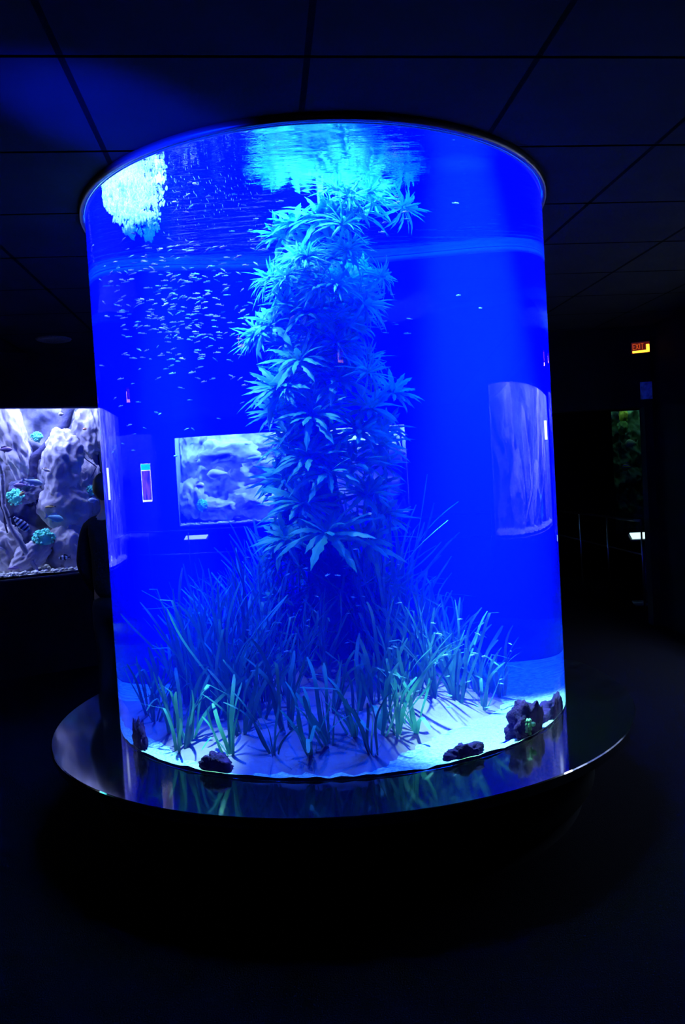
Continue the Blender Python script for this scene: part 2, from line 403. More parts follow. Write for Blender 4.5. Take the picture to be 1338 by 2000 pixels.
for i in range(1, NR + 1):
    e = i / NR; row = []
    for k in range(NA):
        p = MC + (ring[k] - MC) * e; row.append(bm.verts.new((p.x, p.y, mound_z(p.x, p.y, e) if i < NR else ZL + .004)))
    rows.append(row)
for k in range(NA): bm.faces.new((rows[0][0], rows[1][k], rows[1][(k + 1) % NA]))
for i in range(1, NR):
    for k in range(NA): bm.faces.new((rows[i][k], rows[i + 1][k], rows[i + 1][(k + 1) % NA], rows[i][(k + 1) % NA]))
md = obj('sand_mound', bm, SAND, None, True, label='smooth lavender sand mound in the middle of the tank bottom with grass growing on it', cat='sand mound'); md.location = (0, 4, 0)
import mathutils.bvhtree as bt
dg_bm = bmesh.new(); dg_bm.from_mesh(md.data); BVH = bt.BVHTree.FromBMesh(dg_bm)
def ground(x, y):
    h = BVH.ray_cast(Vector((x, y - 4, 3)), Vector((0, 0, -1)))
    return max(ZL + .012, h[0].z if h[0] else 0)

# dark rocks at the wall
def rock(px, py, s, seed, label, moss=False):
    p = inZ(px, py, ZL + .02); v = Vector((p.x, p.y - 4)); v *= min(1, (R - .03 - s[0] * .35) / v.length); p = Vector((v.x, v.y + 4, 0)); c = (p.x, p.y, ZL + s[2] * .45)
    bm = bmesh.new(); blob(bm, (0, 0, 0), s, 4, .55, 1.6, seed, ridge=True)
    for v in bm.verts:
        v.co.z = max(v.co.z, -s[2] * .4)
        q = Vector((v.co.x + c[0], v.co.y + c[1] - 4)); l = q.length
        if l > R - .02: q *= (R - .02) / l; v.co.x = q.x - c[0]; v.co.y = q.y + 4 - c[1]
    o = obj('lava_rock', bm, ROCKD, None, True, label=label, cat='rock', group='dark rocks round the tank bottom'); o.location = c
    if moss:
        bm = bmesh.new()
        for k in range(26):
            d = Vector((random.gauss(0, .03), -s[1] * .85, s[2] * .2 + random.gauss(0, .02)))
            blob(bm, d, (.012, .01, .01), 1, .3, 3, k)
        obj('algae_tuft', bm, mat('pale_green_algae', (.35, .7, .45), .8), o, True, label='pale green algae tuft')
    return o
rock(1066, 1436, (.085, .07, .085), 3, 'large dark rock with pale green algae at the right glass', True)
rock(1092, 1392, (.10, .09, .055), 8, 'dark rock behind the one with green algae, at the right tank edge')
rock(948, 1494, (.065, .045, .034), 5, 'low dark rock half sunk in the bright gravel at the front right glass')
rock(396, 1514, (.05, .045, .045), 12, 'craggy dark rock against the front left glass on the sand')
rock(248, 1464, (.045, .06, .075), 17, 'tall narrow dark rock at the far left tank edge')

# ------------------------------------------------------------------ leafy column
def leaf(bm, base, az, el, ln, w, droop, teeth=True, seg=9):
    d0 = Vector((cos(az) * cos(el), sin(az) * cos(el), sin(el))); side = Vector((-sin(az), cos(az), 0))
    p = Vector(base); d = d0.copy(); L_, C_, R_ = [], [], []
    tw = random.uniform(-.35, .35)
    for i in range(seg + 1):
        t = i / seg; wd = w * (sin(pi * min(1, t * .92 + .08)) ** .75) * (1 if not teeth else (1.12 if i % 2 else .74))
        if i == seg: wd = 0.0005
        up = side.cross(d).normalized(); s2 = side * cos(tw * t) + up * sin(tw * t)
        C_.append(bm.verts.new(p)); L_.append(bm.verts.new(p - s2 * wd + up * wd * .35 - d * wd * .3)); R_.append(bm.verts.new(p + s2 * wd + up * wd * .35 - d * wd * .3))
        p = p + d * ln / seg
        d = (d + Vector((0, 0, -droop / seg))).normalized()
    for i in range(seg):
        bm.faces.new((L_[i], C_[i], C_[i + 1], L_[i + 1])); bm.faces.new((C_[i], R_[i], R_[i + 1], C_[i + 1]))
def rosette_mesh(n, seed, slender=1.0):
    random.seed(seed); bm = bmesh.new()
    for k in range(n):
        t = k / n; az = k * 2.39996 + random.uniform(-.2, .2); el = 1.15 - 1.25 * t ** .8 + random.uniform(-.15, .15)
        leaf(bm, (cos(az) * .008, sin(az) * .008, .01 * (1 - t)), az, el, random.uniform(.12, .185) * (.7 + .3 * t), random.uniform(.0105, .0155) * slender, random.uniform(.5, 1.5))
    me = bpy.data.meshes.new('rosette'); bm.to_mesh(me); bm.free(); me.materials.append(LEAF)
    for p in me.polygons: p.use_smooth = False
    return me
RM = [rosette_mesh(24 + 4 * (i % 3), 40 + i) for i in range(5)] + [rosette_mesh(44, 60 + i, .6) for i in range(3)]
pc = empty('plant_column', (0, 4.0, 0), label='tall column of green serrated leaf rosettes standing in the middle of the blue tank', cat='aquatic plant')
bm = bmesh.new(); tp = [Vector((0.0, 0, .45)), (-.03, 0, .8), (-.02, 0, 1.2), (-.06, 0, 1.7), (-.08, .0, 2.2), (-.02, -.02, 2.6), (.02, -.05, 2.75)]
tube(bm, tp, [.10, .085, .09, .08, .07, .06, .03], 14)
for v in bm.verts: v.co += Vector((noise.noise(v.co * 9), noise.noise(v.co * 9 + Vector((5, 5, 5))), 0)) * .03
obj('trunk', bm, STEM, pc, True)
bm = bmesh.new(); q = inY(628, 400, 3.72)
st = [Vector((q.x, q.y - 4, q.z - .12)), Vector((q.x, q.y - 4, q.z)), Vector((q.x - .005, q.y - 4, q.z + .12)), Vector((q.x - .01, q.y - 4, ZS - .01))]
tube(bm, st, [.014, .015, .012, .010], 10)
obj('top_stem', bm, mat('pale_stem', (.55, .8, .6), .6), pc, True, label='pale upright stem reaching the water surface')
ros = [(628, 420, 1.25, 3.72), (725, 385, 1.0, 3.85), (575, 430, 1.0, 3.8), (695, 410, 1.1, 3.7), (650, 500, 1.0, 3.66), (550, 455, 1.0, 3.85), (560, 545, .95, 3.75), (600, 600, 1.1, 3.68), (535, 625, 1.1, 3.72), (500, 655, .9, 3.8), (585, 695, 1.2, 3.62), (665, 680, .95, 3.8), (545, 750, 1.2, 3.65), (655, 735, 1.2, 3.66), (610, 805, 1.3, 3.6), (720, 790, 1.1, 3.75), (700, 835, 1.1, 3.66), (605, 885, 1.2, 3.62), (690, 895, 1.1, 3.64), (640, 915, 1.2, 3.58), (735, 860, 1.1, 3.85), (715, 960, 1.1, 3.72), (590, 975, 1.2, 3.66), (640, 1035, 1.5, 3.55), (560, 1045, 1.1, 3.8), (710, 1050, 1.2, 3.75), (765, 760, 1.0, 4.0), (600, 480, 1.0, 3.7), (635, 560, .9, 3.7), (650, 620, 1.0, 3.8), (620, 660, 1.0, 3.7), (680, 540, .8, 3.95), (590, 520, .9, 3.68), (560, 860, 1.0, 3.85), (555, 930, 1.0, 3.85), (750, 830, .9, 4.05), (745, 900, .9, 4.0), (745, 1000, 1.0, 3.95), (540, 800, 1.0, 3.9)]
for i, (px, py, sc, Y) in enumerate(ros):
    p = inY(px, py, Y); o = bpy.data.objects.new('rosette', RM[i % 5]); COL.objects.link(o); o.parent = pc
    o.location = (p.x, p.y - 4, p.z - .02); o.scale = (sc * 1.02,) * 3
    # lean outwards from the column and towards the viewer's side it grows on
    o.rotation_euler = (radians(random.uniform(18, 42)), radians((px - 630) * .22), random.uniform(0, 6.28))
    m_ = Matrix.Rotation(radians((px - 630) * .25), 4, 'Y') @ Matrix.Rotation(radians(random.uniform(15, 40)), 4, 'X') @ Matrix.Rotation(random.uniform(0, 6.28), 4, 'Z')
    o.rotation_euler = m_.to_euler()
random.seed(77)
for i in range(34):      # finer whorls of the lit upper part
    px = random.gauss(642, 58); py = random.uniform(365, 600) if i < 22 else random.uniform(560, 800); Y = random.uniform(3.45, 3.85); px -= max(0, py - 480) * .22
    p = inY(px, py, Y)
    if p.z > ZS - .05: continue
    o = bpy.data.objects.new('rosette', RM[5 + i % 3]); COL.objects.link(o); o.parent = pc; o.location = (p.x, p.y - 4, p.z); o.scale = (random.uniform(.75, 1.0),) * 3
    o.rotation_euler = (Matrix.Rotation(radians((px - 610) * .5), 4, 'Y') @ Matrix.Rotation(radians(random.uniform(5, 35)), 4, 'X') @ Matrix.Rotation(random.uniform(0, 6.28), 4, 'Z')).to_euler()
random.seed(91)
for i in range(46):      # the rest of the column, sides and back
    z = .72 + 2.0 * i / 46 + random.uniform(-.03, .03); a_ = random.uniform(-.45, pi + .45)
    cx_ = -.06 * sin((z - .5) * 1.6) + .02; rr_ = random.uniform(.10, .21) * (1.05 if z < 1.7 else .8)
    o = bpy.data.objects.new('rosette', RM[5 + i % 3] if i % 2 else RM[i % 5]); COL.objects.link(o); o.parent = pc
    o.location = (cx_ + cos(a_) * rr_, sin(a_) * rr_, z); o.scale = (random.uniform(.9, 1.25),) * 3
    o.rotation_euler = Vector((cos(a_) * .9, sin(a_) * .9, 1)).to_track_quat('Z', 'X').to_euler()

# ------------------------------------------------------------------ ribbon grass
def ribbon(bm, base, az, lean, ln, w, curl, seg=11):
    p = Vector(base); el = pi / 2 - lean; face = random.uniform(0, pi); pts = []
    fa = random.uniform(0, 6.28); kink = random.randint(5, 10) if random.random() < .3 else 99
    for i in range(seg + 1):
        t = i / seg
        pts.append(p.copy()); d = Vector((cos(az) * cos(el), sin(az) * cos(el), sin(el)))
        p = p + d * ln / seg; el -= curl / seg * (.3 + 1.4 * t); az += .25 * sin(fa + t * 5) / seg * 4; el += sin(fa * 1.7 + t * 6) * .9 / seg
        if i == kink: el -= random.uniform(.5, 1.6)
    prev = None
    for i, q in enumerate(pts):
        t = i / seg; f = face + t * .9; s_ = Vector((cos(f), sin(f), 0)); wd = w * (1 - .2 * t) * (1 if i < seg else .45) * (.7 + .3 * min(1, t * 5))
        cur = (bm.verts.new(q - s_ * wd), bm.verts.new(q + s_ * wd + Vector((0, 0, .002))))
        if prev: bm.faces.new((prev[0], prev[1], cur[1], cur[0]))
        prev = cur
def tuft_mesh(n, h, spread, seed, m):
    random.seed(seed); bm = bmesh.new()
    for k in range(n):
        az = random.uniform(0, 6.28); r = random.uniform(0, .022)
        ribbon(bm, (cos(az) * r, sin(az) * r, -.01), az, random.uniform(.02, spread), h * random.uniform(.55, 1.12), random.uniform(.0045, .0080), random.uniform(-.1, 1.0))
    me = bpy.data.meshes.new('eelgrass_tuft'); bm.to_mesh(me); bm.free(); me.materials.append(m)
    for p in me.polygons: p.use_smooth = True
    return me
TALL = [tuft_mesh(24, .80, .10, 100 + i, GRASS if i % 3 else GRASS2) for i in range(7)]
MID = [tuft_mesh(18, .48, .28, 120 + i, GRASS if i % 3 else GRASS2) for i in range(7)]
LOW = [tuft_mesh(8, .29, .6, 140 + i, GRASS if i % 2 else GRASS2) for i in range(6)]
random.seed(5)
def tuft(px, py, Y, ms, label, group, sc=1.0):
    p = inY(px, py, Y)
    if py is None or hypot(p.x, p.y - 4) > R - .06:
        return
    o = bpy.data.objects.new('eelgrass_tuft', random.choice(ms)); COL.objects.link(o)
    o.location = (p.x, p.y, ground(p.x, p.y) - .004)
    s_ = sc * random.uniform(.85, 1.15)
    o.scale = (s_, s_, s_ * random.uniform(.9, 1.1)); o.rotation_euler = (random.uniform(-.06, .06), random.uniform(-.06, .06), random.uniform(0, 6.28))
    tag(o, label=label, cat='aquatic grass', group=group)
zones = [
    (TALL, [(440, 3.75), (465, 4.0), (490, 3.65), (515, 3.85), (540, 4.1), (455, 4.25), (500, 4.35), (425, 3.95)], 'tall blue green ribbon grass tuft in the dense stand left of the column foot', 'tall grass left of the column', .85),
    (TALL, [(690, 4.1), (720, 3.9), (745, 4.2), (770, 3.85), (795, 4.05), (705, 4.35), (755, 4.45), (665, 4.3), (735, 4.0)], 'tall blue green ribbon grass tuft in the dense stand right of the column foot', 'tall grass right of the column', .92),
    (TALL, [(560, 4.3), (600, 4.5), (640, 4.45), (575, 4.0), (660, 3.95)], 'tall ribbon grass tuft directly behind the foot of the leafy column', 'tall grass behind the column foot', .9),
    (MID, [(370, 3.75), (395, 3.6), (420, 3.5), (350, 4.0), (380, 4.2), (410, 3.75), (450, 3.45), (400, 3.95)], 'medium height ribbon grass tuft on the left shoulder of the sand mound', 'grass on the left shoulder', 1.1),
    (MID, [(840, 3.75), (860, 3.95), (885, 3.8), (905, 4.05), (870, 4.2), (830, 4.15), (850, 3.6), (815, 3.6), (895, 3.65)], 'medium height ribbon grass tuft on the right slope above the bright gravel', 'grass on the right slope', .95),
    (LOW, [(300, 3.65), (330, 3.5), (345, 3.3), (310, 3.95), (365, 3.35), (290, 3.8)], 'short ribbon grass tuft near the left edge of the tank', 'short grass at the left edge', 1.2),
    (LOW, [(930, 3.85), (950, 3.95), (975, 4.0), (940, 3.7)], 'short bent ribbon grass tuft by the right gravel, at the foot of the slope', 'short grass by the right gravel', 1.2),
    (LOW, [(470, 3.25), (510, 3.35), (560, 3.2), (530, 3.05), (445, 3.1), (490, 3.5), (570, 3.45)], 'short ribbon grass tuft on the front of the sand left of the centre', 'short grass on the left front sand', 1.25),
    (LOW, [(640, 3.05), (690, 3.1), (740, 3.15), (770, 3.2), (700, 3.3), (650, 3.3), (810, 3.3), (790, 3.45), (730, 3.4), (605, 3.02), (720, 3.0)], 'short ribbon grass tuft on the front of the sand right of the centre', 'short grass on the right front sand', 1.25),
    (MID, [(470, 3.5), (520, 3.55), (560, 3.6), (600, 3.75), (640, 3.7), (780, 3.6), (760, 3.55)], 'medium ribbon grass tuft in front of the foot of the leafy column', 'grass before the column foot', .85),
]
for ms, lst, lab, grp, sc in zones:
    for px, Y in lst: tuft(px, 1380, Y, ms, lab, grp, sc)

# ------------------------------------------------------------------ bubbles and specks at the inlet
BUB = mat('air_bubble_shell', (.9, .95, 1), .25, .8)
_n = BUB.node_tree; _t = N(_n, 'ShaderNodeBsdfTranslucent'); _t.inputs['Color'].default_value = (.95, .98, 1, 1); _p = N(_n, 'ShaderNodeBsdfTransparent')
_m1 = N(_n, 'ShaderNodeMixShader', i_0=.55); _m2 = N(_n, 'ShaderNodeMixShader', i_0=.35)
_n.links.new(_n.nodes['Principled BSDF'].outputs[0], _m1.inputs[1]); _n.links.new(_t.outputs[0], _m1.inputs[2])
_n.links.new(_m1.outputs[0], _m2.inputs[1]); _n.links.new(_p.outputs[0], _m2.inputs[2]); _n.links.new(_m2.outputs[0], _n.nodes['Material Output'].inputs['Surface'])
_b = bmesh.new(); bmesh.ops.create_icosphere(_b, subdivisions=1, radius=1); IV = [v.co.copy() for v in _b.verts]; IF = [[v.index for v in f.verts] for f in _b.faces]; _b.free()
BV, BF = [], []; random.seed(11)
def bubble(T):
    n0 = len(BV); BV.extend([tuple(T @ v) for v in IV]); BF.extend([[k + n0 for k in f] for f in IF])
def in_patch(px, py):
    w_ = 16 * noise.noise(Vector((px * .03, py * .045, 2))); e_ = 14 * noise.noise(Vector((px * .05, py * .02, 9)))
    return 198 + max(0, py - 390) * .62 + w_ < px < (345 if py < 335 else 320 - max(0, py - 400) * .3) + w_ and py > 395 - (px - 172) * .66 and py < 464 + e_
cnt = 0
while cnt < 1900:
    px, py = random.uniform(190, 350), random.uniform(290, 475)
    if not in_patch(px, py) or random.random() < max(0, (px - 262) / 75): continue
    if random.random() > .55 + 1.6 * noise.noise(Vector((px * .05, py * .06, 4))) + (.5 if hypot(px - 236, (py - 380) * .7) < 34 else 0): continue
    try: p = inZ(px, py, ZS - random.uniform(.012, .05))
    except Exception: continue
    if hypot(p.x, p.y - 4) > R - .03: continue
    core = hypot(px - 236, (py - 385) * .7) < 34
    s_ = random.uniform(.0022, .0055) * (1.15 if core else 1)
    bubble(Matrix.Translation(p) @ Matrix.Rotation(random.uniform(-.5, .5), 4, 'Y') @ Matrix.Diagonal((s_, s_, s_ * random.uniform(1, 4.0), 1))); cnt += 1
cnt = 0
while cnt < 150:
    px, py = random.gauss(390, 75), random.gauss(365, 50)
    if not (260 < px < 560 and 270 < py < 470): continue
    p = inY(px, py, random.uniform(3.1, 3.4))
    if p.z > ZS - .02 or hypot(p.x, p.y - 4) > R - .03: continue
    s_ = random.uniform(.0005, .0009)
    bubble(Matrix.Translation(p) @ Matrix.Rotation(random.uniform(-.5, .1), 4, 'Y') @ Matrix.Diagonal((s_, s_, s_ * random.uniform(4, 11), 1))); cnt += 1
obj('bubble_plume', (BV, BF), BUB, None, True, label='glittering white plume of fine bubbles under the surface at the top left of the tank', cat='bubbles', kind='stuff')

# ------------------------------------------------------------------ fish
def fish_bm(bm, ln, h, w, tail=True):
    prof = [(0, .02), (.06, .35), (.16, .75), (.32, 1.0), (.5, .9), (.68, .6), (.82, .3), (.88, .2)]
    n = 8; rings = []
    for t, k in prof:
        x = ln * (.5 - t); rings.append([bm.verts.new((x, w * .5 * k * cos(2 * pi * j / n), h * .5 * k * sin(2 * pi * j / n))) for j in range(n)])
    for i in range(len(rings) - 1):
        for j in range(n): bm.faces.new((rings[i][j], rings[i][(j + 1) % n], rings[i + 1][(j + 1) % n], rings[i + 1][j]))
    bm.faces.new(rings[0][::-1]); bm.faces.new(rings[-1])
def fin(bm, pts, th):
    a = [bm.verts.new((x, -th, z)) for x, z in pts]; b = [bm.verts.new((x, th, z)) for x, z in pts]
    bm.faces.new(a); bm.faces.new(b[::-1])
    for i in range(len(pts)): j = (i + 1) % len(pts); bm.faces.new((a[j], a[i], b[i], b[j]))
def small_fish(m, ln=.036, hh=.26):
    bm = bmesh.new(); h = ln * hh; fish_bm(bm, ln, h, h * .55)
    fin(bm, [(-ln * .34, 0), (-ln * .52, h * .5), (-ln * .47, 0), (-ln * .52, -h * .5)], ln * .008)
    fin(bm, [(ln * .05, h * .4), (-ln * .08, h * .85), (-ln * .15, h * .35)], ln * .008)
    me = bpy.data.meshes.new('small_fish'); bm.to_mesh(me); bm.free(); me.materials.append(m)
    for p in me.polygons: p.use_smooth = True
    return me
FS = mat('silver_fish_skin', (.45, .65, .7), .25, .8, .3); FP = mat('pink_fish_skin', (.7, .4, .55), .3, .7, .1); FD = mat('dark_fish_skin', (.10, .05, .12), .5, .3)
SFM = [small_fish(FS, .034), small_fish(FP, .036, .3), small_fish(FS, .030, .2), small_fish(FP, .032, .24), small_fish(FD, .034)]
random.seed(21); nf = 0
def put_fish(px, py, Y, mi, label, group, sc=1.0, rz=None):
    global nf
    p = inY(px, py, Y)
    if p.z > ZS - .03 or p.z < ground(p.x, p.y) + .03 or hypot(p.x, p.y - 4) > R - .05: return False
    o = bpy.data.objects.new('small_fish', SFM[mi]); COL.objects.link(o); o.location = p
    s_ = sc * random.uniform(.68, 1.02); o.scale = (s_,) * 3
    o.rotation_euler = (0, random.gauss(-.22 if px < 560 else .05, .2), (random.choice((0, pi)) if rz is None else rz) + random.gauss(0, .45))
    tag(o, label=label, cat='fish', group=group); nf += 1; return True
def school(n, rx, ry, rY, mix, label, group, sc=1.0, gx=None):
    c = 0; g_ = 0
    while c < n and g_ < n * 30:
        g_ += 1
        px = random.gauss(*gx[0]) if gx else random.uniform(*rx); py = random.gauss(*gx[1]) if gx else random.uniform(*ry)
        if not (rx[0] < px < rx[1] and ry[0] < py < ry[1]): continue
        if put_fish(px, py, random.uniform(*rY), random.choice(mix), label, group, sc): c += 1
school(128, (192, 560), (485, 740), (3.1, 3.9), [0, 1, 2, 3, 0, 2], 'tiny slender fish of the dense school left of the leafy column, mid height', 'school left of the column', 1.0, ((350, 95), (590, 75)))
school(28, (215, 520), (740, 900), (3.15, 3.8), [0, 1, 2], 'tiny fish in the thinning lower part of the left school', 'lower fish of the left school', .9)
school(20, (180, 520), (455, 490), (3.15, 3.9), [4, 4, 1], 'tiny dark fish crossing the pale band under the water surface at left', 'dark fish at the pale band', 1.0)
school(20, (330, 560), (350, 452), (3.05, 3.5), [1, 0, 3], 'tiny pinkish fish close under the surface left of the column top', 'fish under the surface', 1.0)
school(10, (735, 800), (370, 480), (3.3, 3.7), [1, 0], 'tiny fish beside the column top on its right', 'fish right of the column top', 1.0)
school(20, (690, 800), (535, 660), (3.3, 3.8), [0, 2], 'tiny silvery fish right of the middle of the leafy column', 'fish right of the column', .9)
school(8, (505, 560), (850, 1000), (3.4, 3.7), [4, 4, 0], 'tiny dark fish left of the column in front of the far lit window', 'dark fish before the far window', .9)
school(32, (480, 780), (1070, 1330), (3.15, 3.5), [2, 2, 0], 'tiny bright fish among the tall grass below the leafy column', 'fish among the tall grass', .85)
school(22, (800, 1000), (1200, 1390), (3.2, 3.6), [2, 0], 'tiny bright fish over the right grass slope', 'fish over the right slope', 1.0)
# the rest of the dense school, beyond the three hundred single fish
FV_, FF_ = [], []
while len(FV_) < 190 * len(SFM[0].vertices):
    px, py = random.gauss(350, 100), random.gauss(580, 80)
    if not (195 < px < 600 and 478 < py < 760): continue
    p = inY(px, py, random.uniform(3.5, 4.5))
    if hypot(p.x, p.y - 4) > R - .06 or p.z > ZS - .04 or hypot(p.x, p.y - 4) < .35: continue
    T = Matrix.Translation(p) @ Matrix.Rotation(random.choice((0, pi)) + random.gauss(0, .5), 4, 'Z') @ Matrix.Rotation(random.gauss(-.2, .25), 4, 'Y') @ Matrix.Scale(random.uniform(.7, 1.0), 4)
    n0 = len(FV_); FV_.extend([tuple(T @ v.co) for v in SFM[0].vertices]); FF_.extend([[k + n0 for k in pg.vertices] for pg in SFM[0].polygons])
obj('fish_school', (FV_, FF_), mat('lilac_fish_skin', (.5, .3, .6), .35, .7), None, True, label='farther fish of the dense school behind the nearer ones left of the column', cat='fish', kind='stuff')
put_fish(895, 577, 3.4, 0, 'lone pale fish in the open blue water to the upper right', None, 1.0, pi / 2)
put_fish(938, 602, 3.4, 0, 'lone pale fish just lower right of another in the open blue water', None, .9, pi / 2)
put_fish(890, 397, 3.4, 0, 'lone silvery fish near the surface at the upper right', None, .9, 0)
put_fish(604, 546, 3.42, 1, 'plump pale pink fish in front of the upper leafy column', None, 1.3, pi / 2.2)

# ------------------------------------------------------------------ display tanks in the walls
ROCK1 = mat('tan_pale_rock', (.62, .58, .62), .9, .2, bump=1.0, scale=9, dark=(.30, .29, .36), vscale=3.5)
ROCK2 = mat('backdrop_rock', (.36, .36, .46), .9, .2, bump=1.0, scale=8, dark=(.05, .06, .14), vscale=2.2)
WOOD = mat('dark_sunken_wood', (.05, .05, .12), .8, .3, bump=.8, scale=20)
WOOD2 = mat('pale_sunken_wood', (.28, .28, .42), .8, .3, bump=.8, scale=20)
PEB = mat('white_pebbles', (.85, .88, .8), .8, .3, vary=.4, vscale=30)
CORAL = mat('mint_green_coral', (.16, .85, .62), .7, .3)
CAVE = mat('dark_blue_tank_lining', (.03, .04, .09), .9, .2)
FRAME = mat('dark_window_frame', (.02, .02, .025), .5, .4)

class Win:
    """a display tank set in a wall: s runs along the window, d goes into it"""
    def __init__(s, origin, u, n, w, z0, z1, depth, label, light, power, name='display_aquarium'):
        s.o, s.u, s.n, s.w, s.z0, s.z1, s.d = origin, u, n, w, z0, z1, depth
        s.t = empty(name, (origin.x, origin.y, 0), label=label, cat='aquarium')
        P = lambda a, d, z: s.p(a, d, z) - Vector((origin.x, origin.y, 0))
        s.P = P
        bm = bmesh.new(); e = .02
        def quad(*q): bm.faces.new([bm.verts.new(P(*x)) for x in q])
        D0, D1, H0, H1 = .13, depth + .13, z0 - e, z1 + .35
        quad((-e, D1, H0), (w + e, D1, H0), (w + e, D1, H1), (-e, D1, H1)); quad((-e, D0, H0), (-e, D1, H0), (-e, D1, H1), (-e, D0, H1))
        quad((w + e, D0, H0), (w + e, D0, H1), (w + e, D1, H1), (w + e, D1, H0)); quad((-e, D0, H0), (w + e, D0, H0), (w + e, D1, H0), (-e, D1, H0))
        quad((-e, D0, H1), (-e, D1, H1), (w + e, D1, H1), (w + e, D0, H1)); quad((-e, D0, z1 + .01), (w + e, D0, z1 + .01), (w + e, D0, H1), (-e, D0, H1))
        obj('tank_lining', bm, CAVE, s.t)
        bm = bmesh.new()
        for a in ((0, .06, z0), (w, .06, z0)):
            pass
        for (a0, a1, b0, b1) in ((0, w, z0, z0 + .012), (0, w, z1 - .012, z1), (0, .012, z0, z1), (w - .012, w, z0, z1)):
            c = (P(a0, .03, b0) + P(a1, .03, b1)) / 2
            rot = Matrix((u, n, Vector((0, 0, 1)))).transposed(); box(bm, c, (a1 - a0, .05, b1 - b0), rot)
        obj('window_frame', bm, FRAME, s.t)
        bm = bmesh.new(); bm.faces.new([bm.verts.new(P(*x)) for x in ((0.012, .04, z0 + .012), (w - .012, .04, z0 + .012), (w - .012, .04, z1 - .012), (.012, .04, z1 - .012))])
        obj('glass_pane', bm, PANE, s.t)
        c = s.p(w / 2, depth * .42 + .1, z1 + .30)
        lo = lamp('tank_strip_lamp', 'AREA', c, c + Vector((0, 0, -1)) + n * .18, light, power, shape='RECTANGLE', size=w * .95, size_y=.4)
        q = Matrix((u, n.cross(u).cross(n) if False else n, u.cross(n))).transposed()
        lo.rotation_euler = q.to_euler()
        if (q @ Vector((0, 0, -1))).z > 0: lo.rotation_euler = (Matrix((u, -n, -u.cross(n))).transposed()).to_euler()
        # added fill lights at the front edge brighten the rocks of the display
        for k_ in (.14, .5, .86):
          c2 = s.p(w * k_, .16, z1 + .25)
          l2 = lamp('added_front_fill', 'AREA', c2, s.p(w * k_, depth * .8, z0 + .45), light, power * .25, shape='RECTANGLE', size=.3, size_y=.3)
    def p(s, a, d, z): return s.o + s.u * a + s.n * d + Vector((0, 0, z))
    def rotm(s): return Matrix((s.u, s.n, Vector((0, 0, 1)))).transposed()
def sd(pt, W):   # photo point -> window coordinates at depth d
    px, py, d = pt; q = at_plane(px, py, W.o + W.n * d, W.n); v = q - W.o
    return v.dot(W.u), d, q.z

def backdrop(W, seed, m=ROCK2, amp=.28):
    bm = bmesh.new(); nx, nz = int(W.w * 44), int((W.z1 - W.z0 + .3) * 44); g = []
    for i in range(nx + 1):
        r_ = []
        for j in range(nz + 1):
            a = W.w * i / nx; z = W.z0 - .01 + (W.z1 - W.z0 + .3) * j / nz
            q = Vector((a * 2.3 + seed * 7, z * 1.6, seed * 3.3))
            k = .5 + .5 * fbm(q, 5); cell = noise.voronoi(q * 1.3)[0]; k += .45 * (cell[1] - cell[0]) - .2
            k += .22 * fbm(q * 4, 4)
            r_.append(bm.verts.new(W.P(a, W.d + .06 - amp * max(0, min(1.5, k)) - .12 * (1 - j / nz), z)))
        g.append(r_)
    for i in range(nx):
        for j in range(nz): bm.faces.new((g[i][j], g[i + 1][j], g[i + 1][j + 1], g[i][j + 1]))
    return obj('rock_backdrop', bm, m, W.t, True)
def pebbles(W, seed, h=.05, n=700, label=None):
    random.seed(seed); bm = bmesh.new()
    nx, nd = int(W.w * 20), 10; g = []
    for i in range(nx + 1):
        g.append([bm.verts.new(W.p(W.w * i / nx, .14 + (W.d - .05) * j / nd, W.z0 + h * (.6 + .3 * j / nd) + .012 * noise.noise(Vector((i * .4, j * .5, seed))))) for j in range(nd + 1)])
    for i in range(nx):
        for j in range(nd): bm.faces.new((g[i][j], g[i + 1][j], g[i + 1][j + 1], g[i][j + 1]))
    for k in range(n):
        a, d = random.uniform(.02, W.w - .02), .15 + random.random() ** 1.7 * (W.d - .2)
        s_ = random.uniform(.010, .022); p = W.p(a, d, W.z0 + h * .75 + random.uniform(0, .02))
        T = Matrix.Translation(p) @ Matrix.Rotation(random.uniform(0, 6), 4, 'Z') @ Matrix.Diagonal((s_ * 1.3, s_, s_ * .7, 1))
        bmesh.ops.create_icosphere(bm, subdivisions=1, radius=1, matrix=T)
    return obj('pebble_bed', bm, PEB, None, True, label=label, cat='pebbles', kind='stuff')
def placed_rock(W, a, d, z, s, seed, label, m=ROCK1, amp=.25, tilt=0, name='rock'):
    bm = bmesh.new(); rt = Matrix.Rotation(tilt, 3, 'Y'); blob(bm, (0, 0, 0), s, 5 if W is WL else 4, amp, 1.5, seed, rt, ridge=True)
    for v in bm.verts:      # cracks and ledges
        q = v.co * 9 + Vector((seed, 0, seed)); c_ = noise.voronoi(q)[0]; v.co *= 1 + .10 * min(.5, c_[1] - c_[0]) - .05 * fbm(q * 1.5, 3)
    o = obj(name, bm, m, None, True, label=label, cat='rock'); o.location = W.p(a, d, z)
    o.rotation_euler = W.rotm().to_euler(); return o
